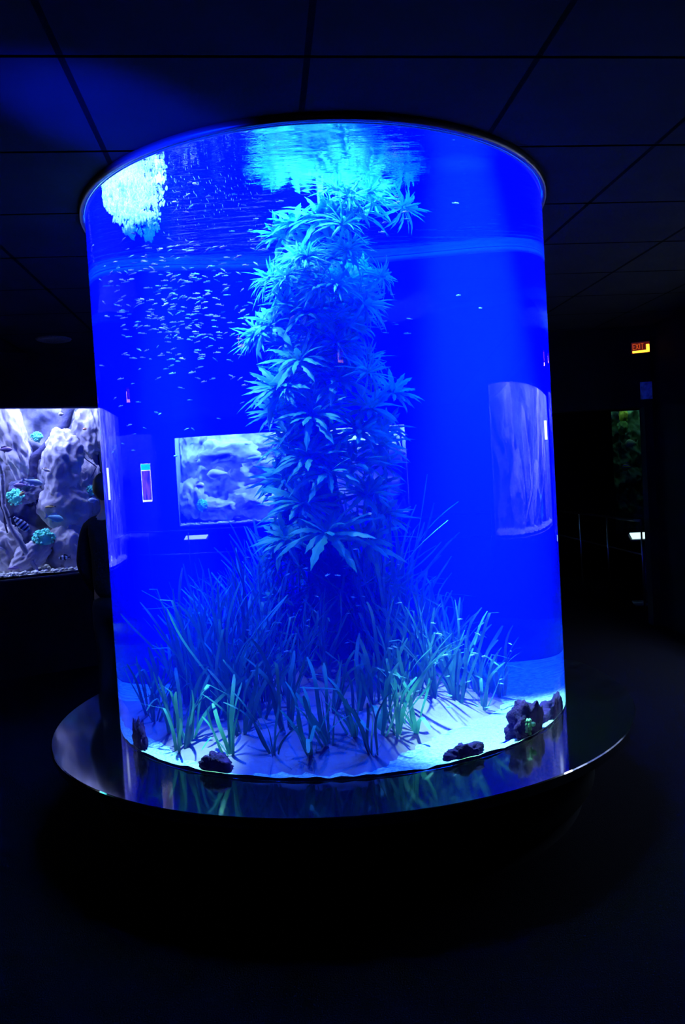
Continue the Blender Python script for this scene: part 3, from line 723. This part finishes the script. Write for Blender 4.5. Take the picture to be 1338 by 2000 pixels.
def branch(W, pts, rads, m, label, name='sunken_branch'):
    P = [W.p(*sd(q, W)) for q in pts]; Q = []; rr = []
    for i in range(len(P) - 1):
        for k in range(4): Q.append(P[i].lerp(P[i + 1], k / 4)); rr.append(rads[i] + (rads[i + 1] - rads[i]) * k / 4)
    Q.append(P[-1]); rr.append(rads[-1]); o0 = P[0]
    Q = [q - o0 + Vector((noise.noise(q * 5), 0, noise.noise(q * 5 + Vector((3, 3, 3))))) * .02 for q in Q]
    bm = bmesh.new(); tube(bm, Q, rr, 10)
    for v in bm.verts: v.co += Vector((noise.noise(v.co * 14), noise.noise(v.co * 14 + Vector((7, 1, 1))), noise.noise(v.co * 14 + Vector((1, 9, 1))))) * .010
    o = obj(name, bm, m, None, True, label=label, cat='branch'); o.location = o0; return o
def coral(W, a, d, z, r, label, seed=0, group=None):
    random.seed(seed + 70); bm = bmesh.new()
    for k in range(120):
        v = Vector((random.gauss(0, 1), random.gauss(0, 1), random.gauss(0, 1))).normalized(); v.z = abs(v.z) if random.random() < .8 else v.z
        s_ = r * random.uniform(.10, .17); bmesh.ops.create_icosphere(bm, subdivisions=1, radius=s_, matrix=Matrix.Translation(v * r * random.uniform(.75, 1.0)))
    bmesh.ops.create_icosphere(bm, subdivisions=2, radius=r * .75)
    o = obj('mint_coral', bm, CORAL, None, True, label=label, cat='coral', group=group); o.location = W.p(a, d, z); return o
def big_fish(W, a, d, z, ln, h, m, label, finm=None, flip=False, tilt=0, group=None):
    o = empty('display_fish', W.p(a, d, z), label=label, cat='fish', group=group)
    bm = bmesh.new(); fish_bm(bm, ln, h, h * .4); bmesh.ops.subdivide_edges(bm, edges=bm.edges[:], cuts=1, smooth=.6)
    obj('body', bm, m, o, True)
    bm = bmesh.new(); fin(bm, [(-ln * .34, 0), (-ln * .54, h * .45), (-ln * .48, 0), (-ln * .54, -h * .45)], ln * .006); obj('tail_fin', bm, finm or m, o)
    bm = bmesh.new(); fin(bm, [(ln * .15, h * .42), (ln * .0, h * .75), (-ln * .25, h * .55), (-ln * .30, h * .2)], ln * .006); obj('dorsal_fin', bm, finm or m, o)
    bm = bmesh.new(); fin(bm, [(ln * .02, -h * .4), (-ln * .06, -h * .7), (-ln * .14, -h * .36)], ln * .006); obj('belly_fin', bm, finm or m, o)
    rm = W.rotm() @ Matrix.Rotation(pi if flip else 0, 3, 'Z') @ Matrix.Rotation(tilt, 3, 'Y'); o.rotation_euler = rm.to_euler(); return o
FB = mat('pale_blue_fish', (.45, .62, .8), .35); FY = mat('yellow_fish', (.85, .65, .15), .4); FT = mat('teal_fish', (.25, .65, .75), .35)
FC = mat('cream_fish', (.95, .85, .6), .4); FV = mat('violet_fish', (.35, .25, .5), .4); FO = mat('orange_fish', (.8, .35, .15), .4)
FST = stripe_material('banded_fish', (.02, .02, .06), (.5, .62, .75), 9)
FDK = mat('dark_fin', (.03, .03, .08), .5)

# --- left window (seen directly at the left edge)
uL = dl                                    # runs from the right end of the opening to the left
WL = Win(Vector((A.x, A.y, 0)), uL, nl, LW, LZ0, LZ1, .95, 'rock filled aquarium window in the dark wall left of the blue tank', (.36, .43, 1.0), 125)
backdrop(WL, 2.0)
pebbles(WL, 3, .05, 900, 'white pebbles along the bottom of the left aquarium window')
def rk(px, py, d, s, seed, label, m=ROCK1, amp=.25, tilt=0):
    a, _, z = sd((px, py, d), WL); return placed_rock(WL, a, d, z, s, seed, label, m, amp, tilt)
rk(122, 905, .42, (.17, .13, .30), 31, 'tall cone shaped pale rock at the middle of the left aquarium window', amp=.22, tilt=-.1)
rk(128, 985, .46, (.24, .15, .24), 34, 'broad pale rock below the cone shaped one in the left window', amp=.14)
rk(135, 1075, .42, (.20, .14, .26), 36, 'lower pale rock standing in the pebbles behind the banded fish', amp=.2)
rk(22, 850, .62, (.13, .12, .42), 38, 'steep pale rock slab at the upper left of the left window', amp=.3, tilt=.25)
rk(48, 900, .66, (.07, .1, .38), 41, 'narrow fluted rock leaning beside the dark trunk in the left window', ROCK2, .35, .2)
rk(10, 1075, .50, (.16, .13, .24), 43, 'pale rock at the lower left corner of the left window', amp=.3, tilt=.3)
rk(62, 1085, .34, (.20, .10, .11), 45, 'long low rock sloping to the pebbles under the green coral', amp=.2, tilt=.7)
rk(50, 960, .58, (.13, .1, .10), 47, 'dark violet rock lump left of the cone shaped rock', ROCK2, .3)
rk(178, 840, .66, (.13, .1, .22), 49, 'rough rock at the upper right corner of the left window', amp=.35)
rk(176, 960, .62, (.12, .1, .25), 52, 'creviced rock at the right edge of the left window', amp=.35)
branch(WL, [(136, 792, .50), (126, 830, .5), (95, 868, .5), (68, 895, .52), (64, 935, .55), (80, 1000, .6)], [.062, .058, .05, .045, .04, .04], WOOD, 'thick dark limb slanting down behind the cone shaped rock', 'fallen_limb')
branch(WL, [(-8, 890, .25), (4, 925, .25), (9, 990, .25), (22, 1025, .25), (42, 1062, .25), (58, 1092, .25), (78, 1122, .25)], [.020, .022, .022, .024, .026, .022, .018], WOOD2, 'long pale branch running down to the pebbles in the left window')
branch(WL, [(-8, 960, .3), (8, 1000, .3), (16, 1040, .3)], [.012, .014, .008], WOOD, 'short dark branch crossing at the left frame edge')
branch(WL, [(148, 855, .45), (165, 895, .45), (190, 912, .45), (176, 935, .45)], [.006, .006, .006, .004], WOOD, 'thin dark twig hanging over the rocks at the right of the left window', 'sunken_twig')
for px, py, d, r, lab in ((86, 1054, .30, .105, 'big mint green coral ball above the lower rocks in the left window'), (30, 972, .45, .085, 'mint green coral left of the dark trunk'), (178, 960, .40, .06, 'small mint green coral near the right edge of the left window'), (72, 855, .7, .06, 'dim green coral high between the rocks of the left window')):
    a, d, z = sd((px, py, d), WL); coral(WL, a, d, z, r, lab, int(px))
def bf(px, py, d, ln, h, m, lab, finm=None, flip=False, tilt=0):
    a, d, z = sd((px, py, d), WL); return big_fish(WL, a, d, z, ln, h, m, lab, finm, flip, tilt)
bf(64, 941, .2, .19, .06, FB, 'long pale blue fish swimming left of the cone shaped rock', flip=True, tilt=.25)
bf(40, 948, .24, .13, .05, FV, 'violet fish tucked behind the long pale blue fish')
bf(107, 1012, .2, .17, .075, FT, 'teal and blue fish in front of the broad pale rock', FB, flip=True, tilt=.3)
bf(90, 918, .22, .08, .03, FC, 'small cream fish at the left side of the cone shaped rock', FO, flip=True, tilt=.4)
bf(120, 809, .2, .055, .035, FC, 'tiny cream fish in front of the dark trunk')
bf(44, 964, .18, .07, .03, FY, 'small yellow fish over the left green coral', tilt=.5)
bf(40, 1022, .2, .22, .09, FST, 'banded dark fish swimming steeply above the green coral', FDK, flip=True, tilt=.85)
bf(126, 1089, .18, .11, .045, FST, 'small black banded fish above the pebbles', FDK)
bf(10, 878, .25, .13, .05, FV, 'violet fish near the left frame edge beside the rock slab', flip=True)
bf(98, 990, .2, .10, .022, FY, 'slim yellowish fish just above the teal one', FDK)
bf(166, 838, .3, .05, .02, FO, 'tiny orange fish at the upper right of the left window')
bf(182, 977, .25, .1, .05, FB, 'bluish fish below the small right coral')
bf(28, 1110, .2, .13, .03, FV, 'pinkish fish lying low over the pebbles at left')

# --- right window (reflected in the tube) and back window (seen through the water)
WR = Win(Vector((XW, 6.2, 0)), Vector((0, -1, 0)), Vector((1, 0, 0)), 3.50, EYE - .49, EYE + .71, .8, 'rock filled aquarium window in the right wall, mirrored in the side of the blue tank', (.55, .70, 1.0), 600)
backdrop(WR, 5.0, mat('dark_backdrop_rock', (.07, .08, .16), .9, .2, dark=(.01, .012, .04), vscale=1.6), .2); pebbles(WR, 8, .05, 500, 'white pebbles along the bottom of the right wall aquarium')
for i, (a, z, s, t) in enumerate([(.4, 1.5, (.2, .15, .4), .2), (.95, 1.9, (.12, .12, .4), -.3), (1.4, 1.4, (.25, .15, .25), 0), (1.9, 1.6, (.15, .12, .45), .3), (2.5, 1.45, (.28, .15, .3), 0), (2.75, 2.0, (.15, .12, .3), 0)]):
    placed_rock(WR, a, .5, z, s, 80 + i, ['slender upright rock at the far end of the right aquarium', 'leaning rock second from the far end of the right aquarium', 'squat rock in the middle of the right aquarium', 'tall leaning rock past the middle of the right aquarium', 'bulky rock at the near end of the right aquarium', 'high rock at the near top corner of the right aquarium'][i], ROCK1, .3, t)
coral(WR, 1.1, .35, 1.30, .12, 'mint green coral in the right wall aquarium', 4)
def raw_branch(pts, r, m, label, name='sunken_branch'):
    bm = bmesh.new(); o0 = Vector(pts[0]); Q = [Vector(p) - o0 for p in pts]; tube(bm, Q, r, 9)
    o = obj(name, bm, m, None, True, label=label, cat='branch'); o.location = o0; return o
raw_branch([WR.p(.3, .25, 2.2), WR.p(.7, .25, 1.8), WR.p(.9, .25, 1.5), WR.p(1.5, .25, 1.2)], [.04, .035, .03, .02], WOOD, 'dark branch slanting through the right aquarium')
raw_branch([WR.p(2.3, .25, 1.2), WR.p(1.8, .25, 1.45), WR.p(1.5, .25, 1.9), WR.p(1.4, .25, 2.3)], [.02, .03, .035, .04], WOOD2, 'pale crossing branch in the right aquarium')

ub = Vector((-1, 0, 0))
WB = Win(Vector((1.70, YB, 0)), ub, Vector((0, 1, 0)), 2.18, .98, 2.68, .9, 'wide lit aquarium window in the back wall, seen through the blue tank', (.36, .82, 1.0), 900)
backdrop(WB, 9.0, ROCK2, .4); pebbles(WB, 12, .05, 400, 'pale gravel along the bottom of the back wall aquarium')
for i, (a, z, s) in enumerate([(.25, 1.5, (.25, .2, .35)), (.7, 1.25, (.3, .2, .2)), (.85, 2.3, (.3, .15, .25)), (1.2, 1.35, (.25, .2, .3)), (1.75, 1.5, (.3, .2, .4)), (1.9, 2.2, (.2, .2, .3))]):
    placed_rock(WB, a, .5, z, s, 60 + i, ['rock at the right end of the back wall aquarium', 'low rock next to the right end in the back wall aquarium', 'dark overhanging rock at the top of the back wall aquarium', 'middle rock with corals in the back wall aquarium', 'large rock at the left end of the back wall aquarium', 'upper left rock in the back wall aquarium'][i], ROCK2 if i == 2 else ROCK1, .35)
big_fish(WB, .82, .25, 1.95, .34, .2, FC, 'large pale round fish in the back wall aquarium', flip=True)
big_fish(WB, .5, .2, 1.75, .22, .12, FY, 'yellow fish in the back wall aquarium'); big_fish(WB, 1.25, .22, 2.2, .2, .11, FB, 'blue fish high in the back wall aquarium')
coral(WB, .5, .35, 1.35, .13, 'pale green coral in the back wall aquarium', 6)

# --- dim narrow window behind the railing at the right
WN = Win(Vector((NX0 + 1.15, YB, 0)), ub, Vector((0, 1, 0)), 1.15, .32, 2.74, .8, 'dim narrow aquarium window with yellow green glow beyond the railing at right', (.10, .26, .34), 45)
GR = mat('mossy_rock', (.16, .30, .10), .9, .2, bump=1.0, scale=8, dark=(.02, .05, .06), vscale=2.0)
backdrop(WN, 14.0, GR, .45)
nf1 = lambda px, py, d: sd((px, py, d), WN)
for (px, py, s, c, lab) in ((1217, 812, (.06, .1, .12), (.75, .8, .05), 'yellow green rock knob at the top of the dim right window'), (1216, 835, (.08, .1, .12), (.25, .5, .08), 'green rock bulge below the yellow knob in the dim right window')):
    a, d, z = nf1(px, py, .35); placed_rock(WN, a, d, z, s, int(px), lab, mat('lime_rock', c, .9), .3)
a, d, z = nf1(1233, 866, .25); big_fish(WN, a, d, z, .26, .17, mat('lime_fish', (.55, .75, .2), .5), 'lime green fish in the dim window at right')
a, d, z = nf1(1224, 913, .25); big_fish(WN, a, d, z, .20, .15, stripe_material('yellow_striped_fish', (.05, .08, .5), (.6, .6, .05), 7, 'Z'), 'blue and yellow striped fish lower in the dim window at right')

# ------------------------------------------------------------------ railing
def railing(pts, label, dark=STEEL):
    t = empty('metal_railing', (pts[0][0], pts[0][1], 0), label=label, cat='railing'); o0 = Vector((pts[0][0], pts[0][1], 0))
    L_ = [Vector((*p, 0)) - o0 for p in pts]
    for nm, z, r in (('top_rail', 1.0, .016), ('lower_rail', .62, .010)):
        bm = bmesh.new(); tube(bm, [p + Vector((0, 0, z)) for p in L_], r, 10); obj(nm, bm, STEEL, t, True)
    for i in range(len(L_) - 1):
        d = L_[i + 1] - L_[i]; n_ = max(1, round(d.length / 1.15))
        for k in range(n_ + (1 if i == len(L_) - 2 else 0)):
            bm = bmesh.new(); p = L_[i] + d * k / n_; tube(bm, [p, p + Vector((0, 0, 1.0))], .011, 8)
            obj('post', bm, STEEL, t, True)
    return t
railing([(-1.4, 12.7), (3.55, 12.7), (3.46, 8.3)], 'thin steel railing with two rails running round the dark hall behind the tank at right')

# lit label panels standing at the railings
SCREEN = mat('lit_label_sheet', (.5, .6, .6), .5, emit=(.55, .85, .85), es=1.6)
def lectern(c, w, rz, label):
    t = empty('label_lectern', (c[0], c[1], 0), rz, label=label, cat='information panel')
    rot = Matrix.Rotation(radians(12), 3, 'X'); bm = bmesh.new(); box(bm, (0, 0, c[2]), (w, .22, .012), rot, .003); obj('panel', bm, SCREEN, t, label='glowing pale label sheet')
    bm = bmesh.new(); box(bm, (0, .01, c[2] - .02), (w + .04, .26, .02), rot, .004); obj('tray', bm, FRAME, t)
    bm = bmesh.new(); tube(bm, [(0, 0, 0), (0, .02, c[2] - .03)], .03, 12); box(bm, (0, 0, .01), (.3, .3, .02)); obj('stand', bm, FRAME, t, True)
q = at(1254, 1046, 8.6); lectern((q.x + .03, 8.6, q.z), .30, -.25, 'slanted glowing label panel below the dim right window')
lectern((1.05, 13.2, .86), .40, 0, 'slanted glowing label panel before the back wall aquarium')

# ------------------------------------------------------------------ exit signs, poster
def exit_sign(c, direction, w, label, power=5.0, detailed=True):
    t = empty('exit_sign', c, label=label, cat='exit sign')
    d = Vector(direction).normalized(); t.rotation_euler = d.to_track_quat('-Y', 'Z').to_euler()
    h = w * .64
    bm = bmesh.new(); box(bm, (0, .02, 0), (w * 1.06, .04, h * 1.12), bev=.004); obj('housing', bm, FRAME, t)
    g = mat('orange_lit_sign', (.5, .1, 0), .5, emit=(1, .16, .01), es=power * .12); y = mat('yellow_lit_strip', (.6, .4, 0), .5, emit=(1, .42, .02), es=power)
    bm = bmesh.new(); box(bm, (0, -.001, 0), (w, .004, h)); obj('lit_face', bm, mat('dim_red_face', (.1, .01, 0), .5, emit=(.5, .03, .0), es=.12), t, label='dim red sign face')
    bm = bmesh.new()
    bars = []                             # E X I T in block strokes
    lw = w * .17; x0 = -w * .42; sw = w * .035; y0, y1 = -h * .12, h * .36
    def st(xa, ya, xb, yb):
        v = Vector((xb - xa, 0, yb - ya)); ang = atan2(v.z, v.x)
        box(bm, ((xa + xb) / 2, -.005, (ya + yb) / 2), (v.length + sw * .6, .004, sw), Matrix.Rotation(-ang, 3, 'Y'))
    st(x0, y0, x0, y1); st(x0, y0, x0 + lw * .7, y0); st(x0, y1, x0 + lw * .7, y1); st(x0, (y0 + y1) / 2, x0 + lw * .6, (y0 + y1) / 2)
    a = x0 + lw; st(a, y0, a + lw * .8, y1); st(a, y1, a + lw * .8, y0); a += lw * 1.25; st(a, y0, a, y1); a += lw * .4; st(a, y1, a + lw * .8, y1); st(a + lw * .4, y0, a + lw * .4, y1)
    obj('lettering', bm, g, t, label='orange lit EXIT letters')
    bm = bmesh.new(); box(bm, (-w * .04, -.005, -h * .36), (w * .82, .004, h * .2)); box(bm, (w * .40, -.005, -h * .10), (w * .17, .004, h * .7)); obj('lit_strip', bm, y, t, label='bright yellow lit strip and side block')
    return t
exit_sign(at(1251, 679, 7.3), (-.35, -1, 0), .165, 'glowing orange exit sign high on the dark wall at right', 4.0)
for px, py, dist, lab in ((665, 695, 5.0, 'orange exit sign on the wall behind the viewer, mirrored in the tank centre'), (471, 663, 3.4, 'orange exit sign mirrored in the leafy column left of centre'), (250, 772, 3.8, 'orange exit sign mirrored near the left side of the tank'), (1062, 700, 3.4, 'orange exit sign mirrored at the right edge of the tank')):
    p, r = mirrored(px, py, dist)
    if p.z > 2.85: p = p - r * ((p.z - 2.85) / max(.01, r.z))
    exit_sign(p, -r, .22, lab, 9.0)
bm = bmesh.new(); q0 = at(1265, 762, 7.36); box(bm, (0, 0, 0), (.125, .006, .17), bev=.001)
ps = obj('poster', bm, mat('blue_white_paper', (.40, .42, .5), .8, dark=(.12, .13, .2), vscale=22), None, label='small pale notice sheet on the dark wall under the exit sign', cat='poster'); ps.location = (q0.x, 7.385, q0.z)
# ceiling speaker
bm = bmesh.new(); lathe(bm, [(.001, -.004), (.07, -.006), (.085, -.012), (.12, -.014), (.14, -.008), (.145, 0)], n=40)
for r_ in (.02, .04, .06): lathe(bm, [(r_, -.008), (r_ + .006, -.008)], n=32)
vp = Vector((-2.29, 6.45, CEIL)); o = obj('ceiling_speaker', bm, mat('dark_grille', (.03, .03, .035), .5, bump=.6, scale=80), None, True, label='round dark fitting in the ceiling above the left window', cat='ceiling fitting'); o.location = vp

t = empty('added_light_stand', (UP[0], UP[1], 0), label='added stand under the unseen blue light that makes the ceiling glow patch', cat='spotlight')  # stand and shade added out of view to go with the ceiling glow light
bm = bmesh.new(); tube(bm, [(0, 0, 0), (0, 0, UP[2] - .12)], .012, 8); box(bm, (0, 0, .01), (.3, .3, .02)); obj('stand', bm, FRAME, t, True)
bm = bmesh.new(); ud = (Vector((-.80, 2.72, 2.99)) - Vector(UP)).normalized(); u0 = Vector((0, 0, UP[2])); tube(bm, [u0 - ud * .18, u0 - ud * .06], [.035, .045], 16); obj('shade', bm, FRAME, t, True)
# backlit information panels (mirrored in the tube)
def info_panel(px, py, dist, w, h, label, picture=True, es=3.0, legs=True):
    p, r = mirrored(px, py, dist); t = empty('information_panel', p, label=label, cat='information panel')
    rr = Vector((r.x, r.y, 0)).normalized(); t.rotation_euler = (-rr).to_track_quat('-Y', 'Z').to_euler()
    bm = bmesh.new(); box(bm, (0, .03, 0), (w * 1.03, .05, h * 1.03), bev=.004); obj('case', bm, FRAME, t)
    bm = bmesh.new(); box(bm, (0, 0, 0), (w, .01, h)); obj('lit_sheet', bm, mat('white_lit_sheet', (.8, .8, .8), .5, emit=(.75, .9, 1), es=es), t, label='glowing white sheet')
    if picture:
        bm = bmesh.new(); box(bm, (0, -.008, h * .41), (w * .94, .006, h * .15)); obj('header_strip', bm, mat('cyan_lit_strip', (0, .3, .3), .5, emit=(.0, .8, .9), es=es * .8), t, label='cyan header strip')
        m = bpy.data.materials.new('reef_picture'); m.use_nodes = True; nt = m.node_tree; b = nt.nodes['Principled BSDF']; tc = N(nt, 'ShaderNodeTexCoord')
        nz = N(nt, 'ShaderNodeTexNoise', i_Scale=9.0, i_Detail=4.0); nt.links.new(tc.outputs['Object'], nz.inputs['Vector']); rp = N(nt, 'ShaderNodeValToRGB')
        cr_ = rp.color_ramp; cr_.elements[0].position = .38; cr_.elements[0].color = (.0, .02, .12, 1); cr_.elements[1].position = .62; cr_.elements[1].color = (1, .35, .12, 1)
        nt.links.new(nz.outputs['Fac'], rp.inputs[0]); nt.links.new(rp.outputs[0], b.inputs['Emission Color']); b.inputs['Emission Strength'].default_value = es * .2
        bm = bmesh.new(); box(bm, (0, -.008, -h * .07), (w * .88, .006, h * .76)); obj('picture', bm, m, t, label='dark reef picture with orange coral')
    for k in ((-1, 1) if legs else ()):
        bm = bmesh.new(); tube(bm, [(k * w * .4, .05, -h * .4), (k * w * .4, .05, -p.z)], .012, 8); obj('leg', bm, FRAME, t)
info_panel(286, 943, 2.6, .38, .29, 'backlit panel with cyan header and reef picture, mirrored at the left of the tank', es=22.0)
info_panel(212, 945, 3.2, .26, .28, 'backlit white panel mirrored at the far left edge of the tank', False, 4)
info_panel(1066, 840, 3.35, .30, .17, 'backlit white panel mirrored at the far right edge of the tank', False, 6, False)

# ------------------------------------------------------------------ the visitor at the left, mostly behind the tank
def person(loc, rz):
    t = empty('person', loc, rz, label='person in a dark jacket before the left window, half hidden by the tank', cat='person')
    skin = mat('skin', (.30, .17, .13), .7); jac = mat('dark_jacket', (.004, .004, .008), .9, .1, bump=.4, scale=40); jeans = mat('dark_trousers', (.004, .004, .008), .9, .1); hair = mat('dark_hair', (.01, .008, .007), .6)
    def skinned(name, V, Ed, rad, m, parent, root=0, sub=2):
        me = bpy.data.meshes.new(name); me.from_pydata(V, Ed, []); o = bpy.data.objects.new(name, me); COL.objects.link(o); o.parent = parent
        md_ = o.modifiers.new('skin', 'SKIN'); sk = me.skin_vertices[0].data if me.skin_vertices else None
        if sk is None:
            me.skin_vertices if True else None
        for i, r in enumerate(rad):
            r = r if isinstance(r, tuple) else (r, r); me.skin_vertices[0].data[i].radius = r
        me.skin_vertices[0].data[root].use_root = True
        md_.use_smooth_shade = True; s_ = o.modifiers.new('sub', 'SUBSURF'); s_.levels = sub; s_.render_levels = sub
        me.materials.append(m); return o
    # body (one continuous figure): pelvis root
    V = [(0, 0, .95), (0, 0, 1.12), (0, -.01, 1.30), (0, .0, 1.43), (0, -.01, 1.51), (0, -.03, 1.60), (0, -.03, 1.69)]
    Ed = [(0, 1), (1, 2), (2, 3), (3, 4), (4, 5), (5, 6)]; rd = [(.14, .11), (.13, .10), (.16, .115), (.10, .08), (.055, .055), (.08, .095), (.07, .085)]
    for s in (-1, 1):
        b = len(V); V += [(s * .19, .0, 1.40), (s * .25, .03, 1.13), (s * .23, -.08, .90), (s * .225, -.10, .84)]; Ed += [(3, b), (b, b + 1), (b + 1, b + 2), (b + 2, b + 3)]; rd += [.060, .045, .032, .028]
        h = b + 3
        for k, (dx, dy, l) in enumerate(((-.028, -.012, .062), (-.01, -.018, .07), (.008, -.016, .065), (.024, -.008, .052))):
            c = len(V); V += [(s * .225 + dx * .6, -.105 + dy * .6, .80), (s * .225 + dx, -.115 + dy, .80 - l * .5), (s * .225 + dx, -.100 + dy, .80 - l)]
            Ed += [(h, c), (c, c + 1), (c + 1, c + 2)]; rd += [.010, .009, .007]
        c = len(V); V += [(s * .225 - s * .03, -.13, .83), (s * .225 - s * .035, -.15, .79)]; Ed += [(h, c), (c, c + 1)]; rd += [.011, .009]
        c = len(V); V += [(s * .105, 0, .78), (s * .11, 0, .64), (s * .11, -.01, .50), (s * .11, .01, .30), (s * .11, .02, .10), (s * .12, -.10, .045)]; Ed += [(0, c)] + [(c + q, c + q + 1) for q in range(5)]; rd += [.085, .075, .06, .05, .042, (.04, .032)]
    skinned('body', V, Ed, rd, skin, t, 0, 2)
    # jacket
    V = [(0, 0, .83), (0, 0, 1.12), (0, -.01, 1.30), (0, .0, 1.43), (0, -.005, 1.50)]; Ed = [(0, 1), (1, 2), (2, 3), (3, 4)]; rd = [(.19, .14), (.165, .13), (.185, .14), (.125, .10), (.075, .075)]
    for s in (-1, 1):
        b = len(V); V += [(s * .20, .0, 1.40), (s * .26, .03, 1.13), (s * .235, -.07, .92)]; Ed += [(3, b), (b, b + 1), (b + 1, b + 2)]; rd += [.078, .062, .050]
    skinned('jacket', V, Ed, rd, jac, t, 0, 2)
    V = [(0, 0, .96), (0, 0, .90)]; Ed = [(0, 1)]; rd = [(.15, .12), (.13, .115)]
    for s in (-1, 1):
        c = len(V); V += [(s * .105, 0, .78), (s * .11, 0, .64), (s * .11, -.01, .50), (s * .11, .01, .30), (s * .11, .02, .10)]; Ed += [(1, c)] + [(c + q, c + q + 1) for q in range(4)]; rd += [.10, .09, .078, .07, .065]
    skinned('trousers', V, Ed, rd, jeans, t, 0, 2)
    for s in (-1, 1):
        bm = bmesh.new(); blob(bm, (s * .115, -.06, .04), (.05, .14, .045), 3, .05, 2, 3)
        for v in bm.verts: v.co.z = max(.002, v.co.z)
        obj('shoe', bm, FRAME, t, True)
    bm = bmesh.new(); blob(bm, (0, -.005, 1.685), (.095, .115, .11), 3, .06, 4, 9)
    bmesh.ops.delete(bm, geom=[v for v in bm.verts if v.co.y < -.06 and v.co.z < 1.72], context='VERTS'); obj('hair', bm, hair, t, True)
    bm = bmesh.new()
    blob(bm, (0, -.135, 1.625), (.013, .022, .022), 2, .05, 2, 1); blob(bm, (0, -.118, 1.585), (.026, .010, .008), 2, .05, 2, 1)
    for s in (-1, 1): blob(bm, (s * .088, -.025, 1.63), (.014, .022, .034), 2, .05, 2, 1)
    obj('face_features', bm, skin, t, True)
    bm = bmesh.new()
    for s in (-1, 1): blob(bm, (s * .033, -.112, 1.65), (.012, .008, .009), 2, .02, 2, 1)
    obj('eyes', bm, mat('eye', (.6, .6, .6), .2), t, True)
    return t
pp = at(213, 1000, 5.3)
person((pp.x, 5.3, 0), radians(150))
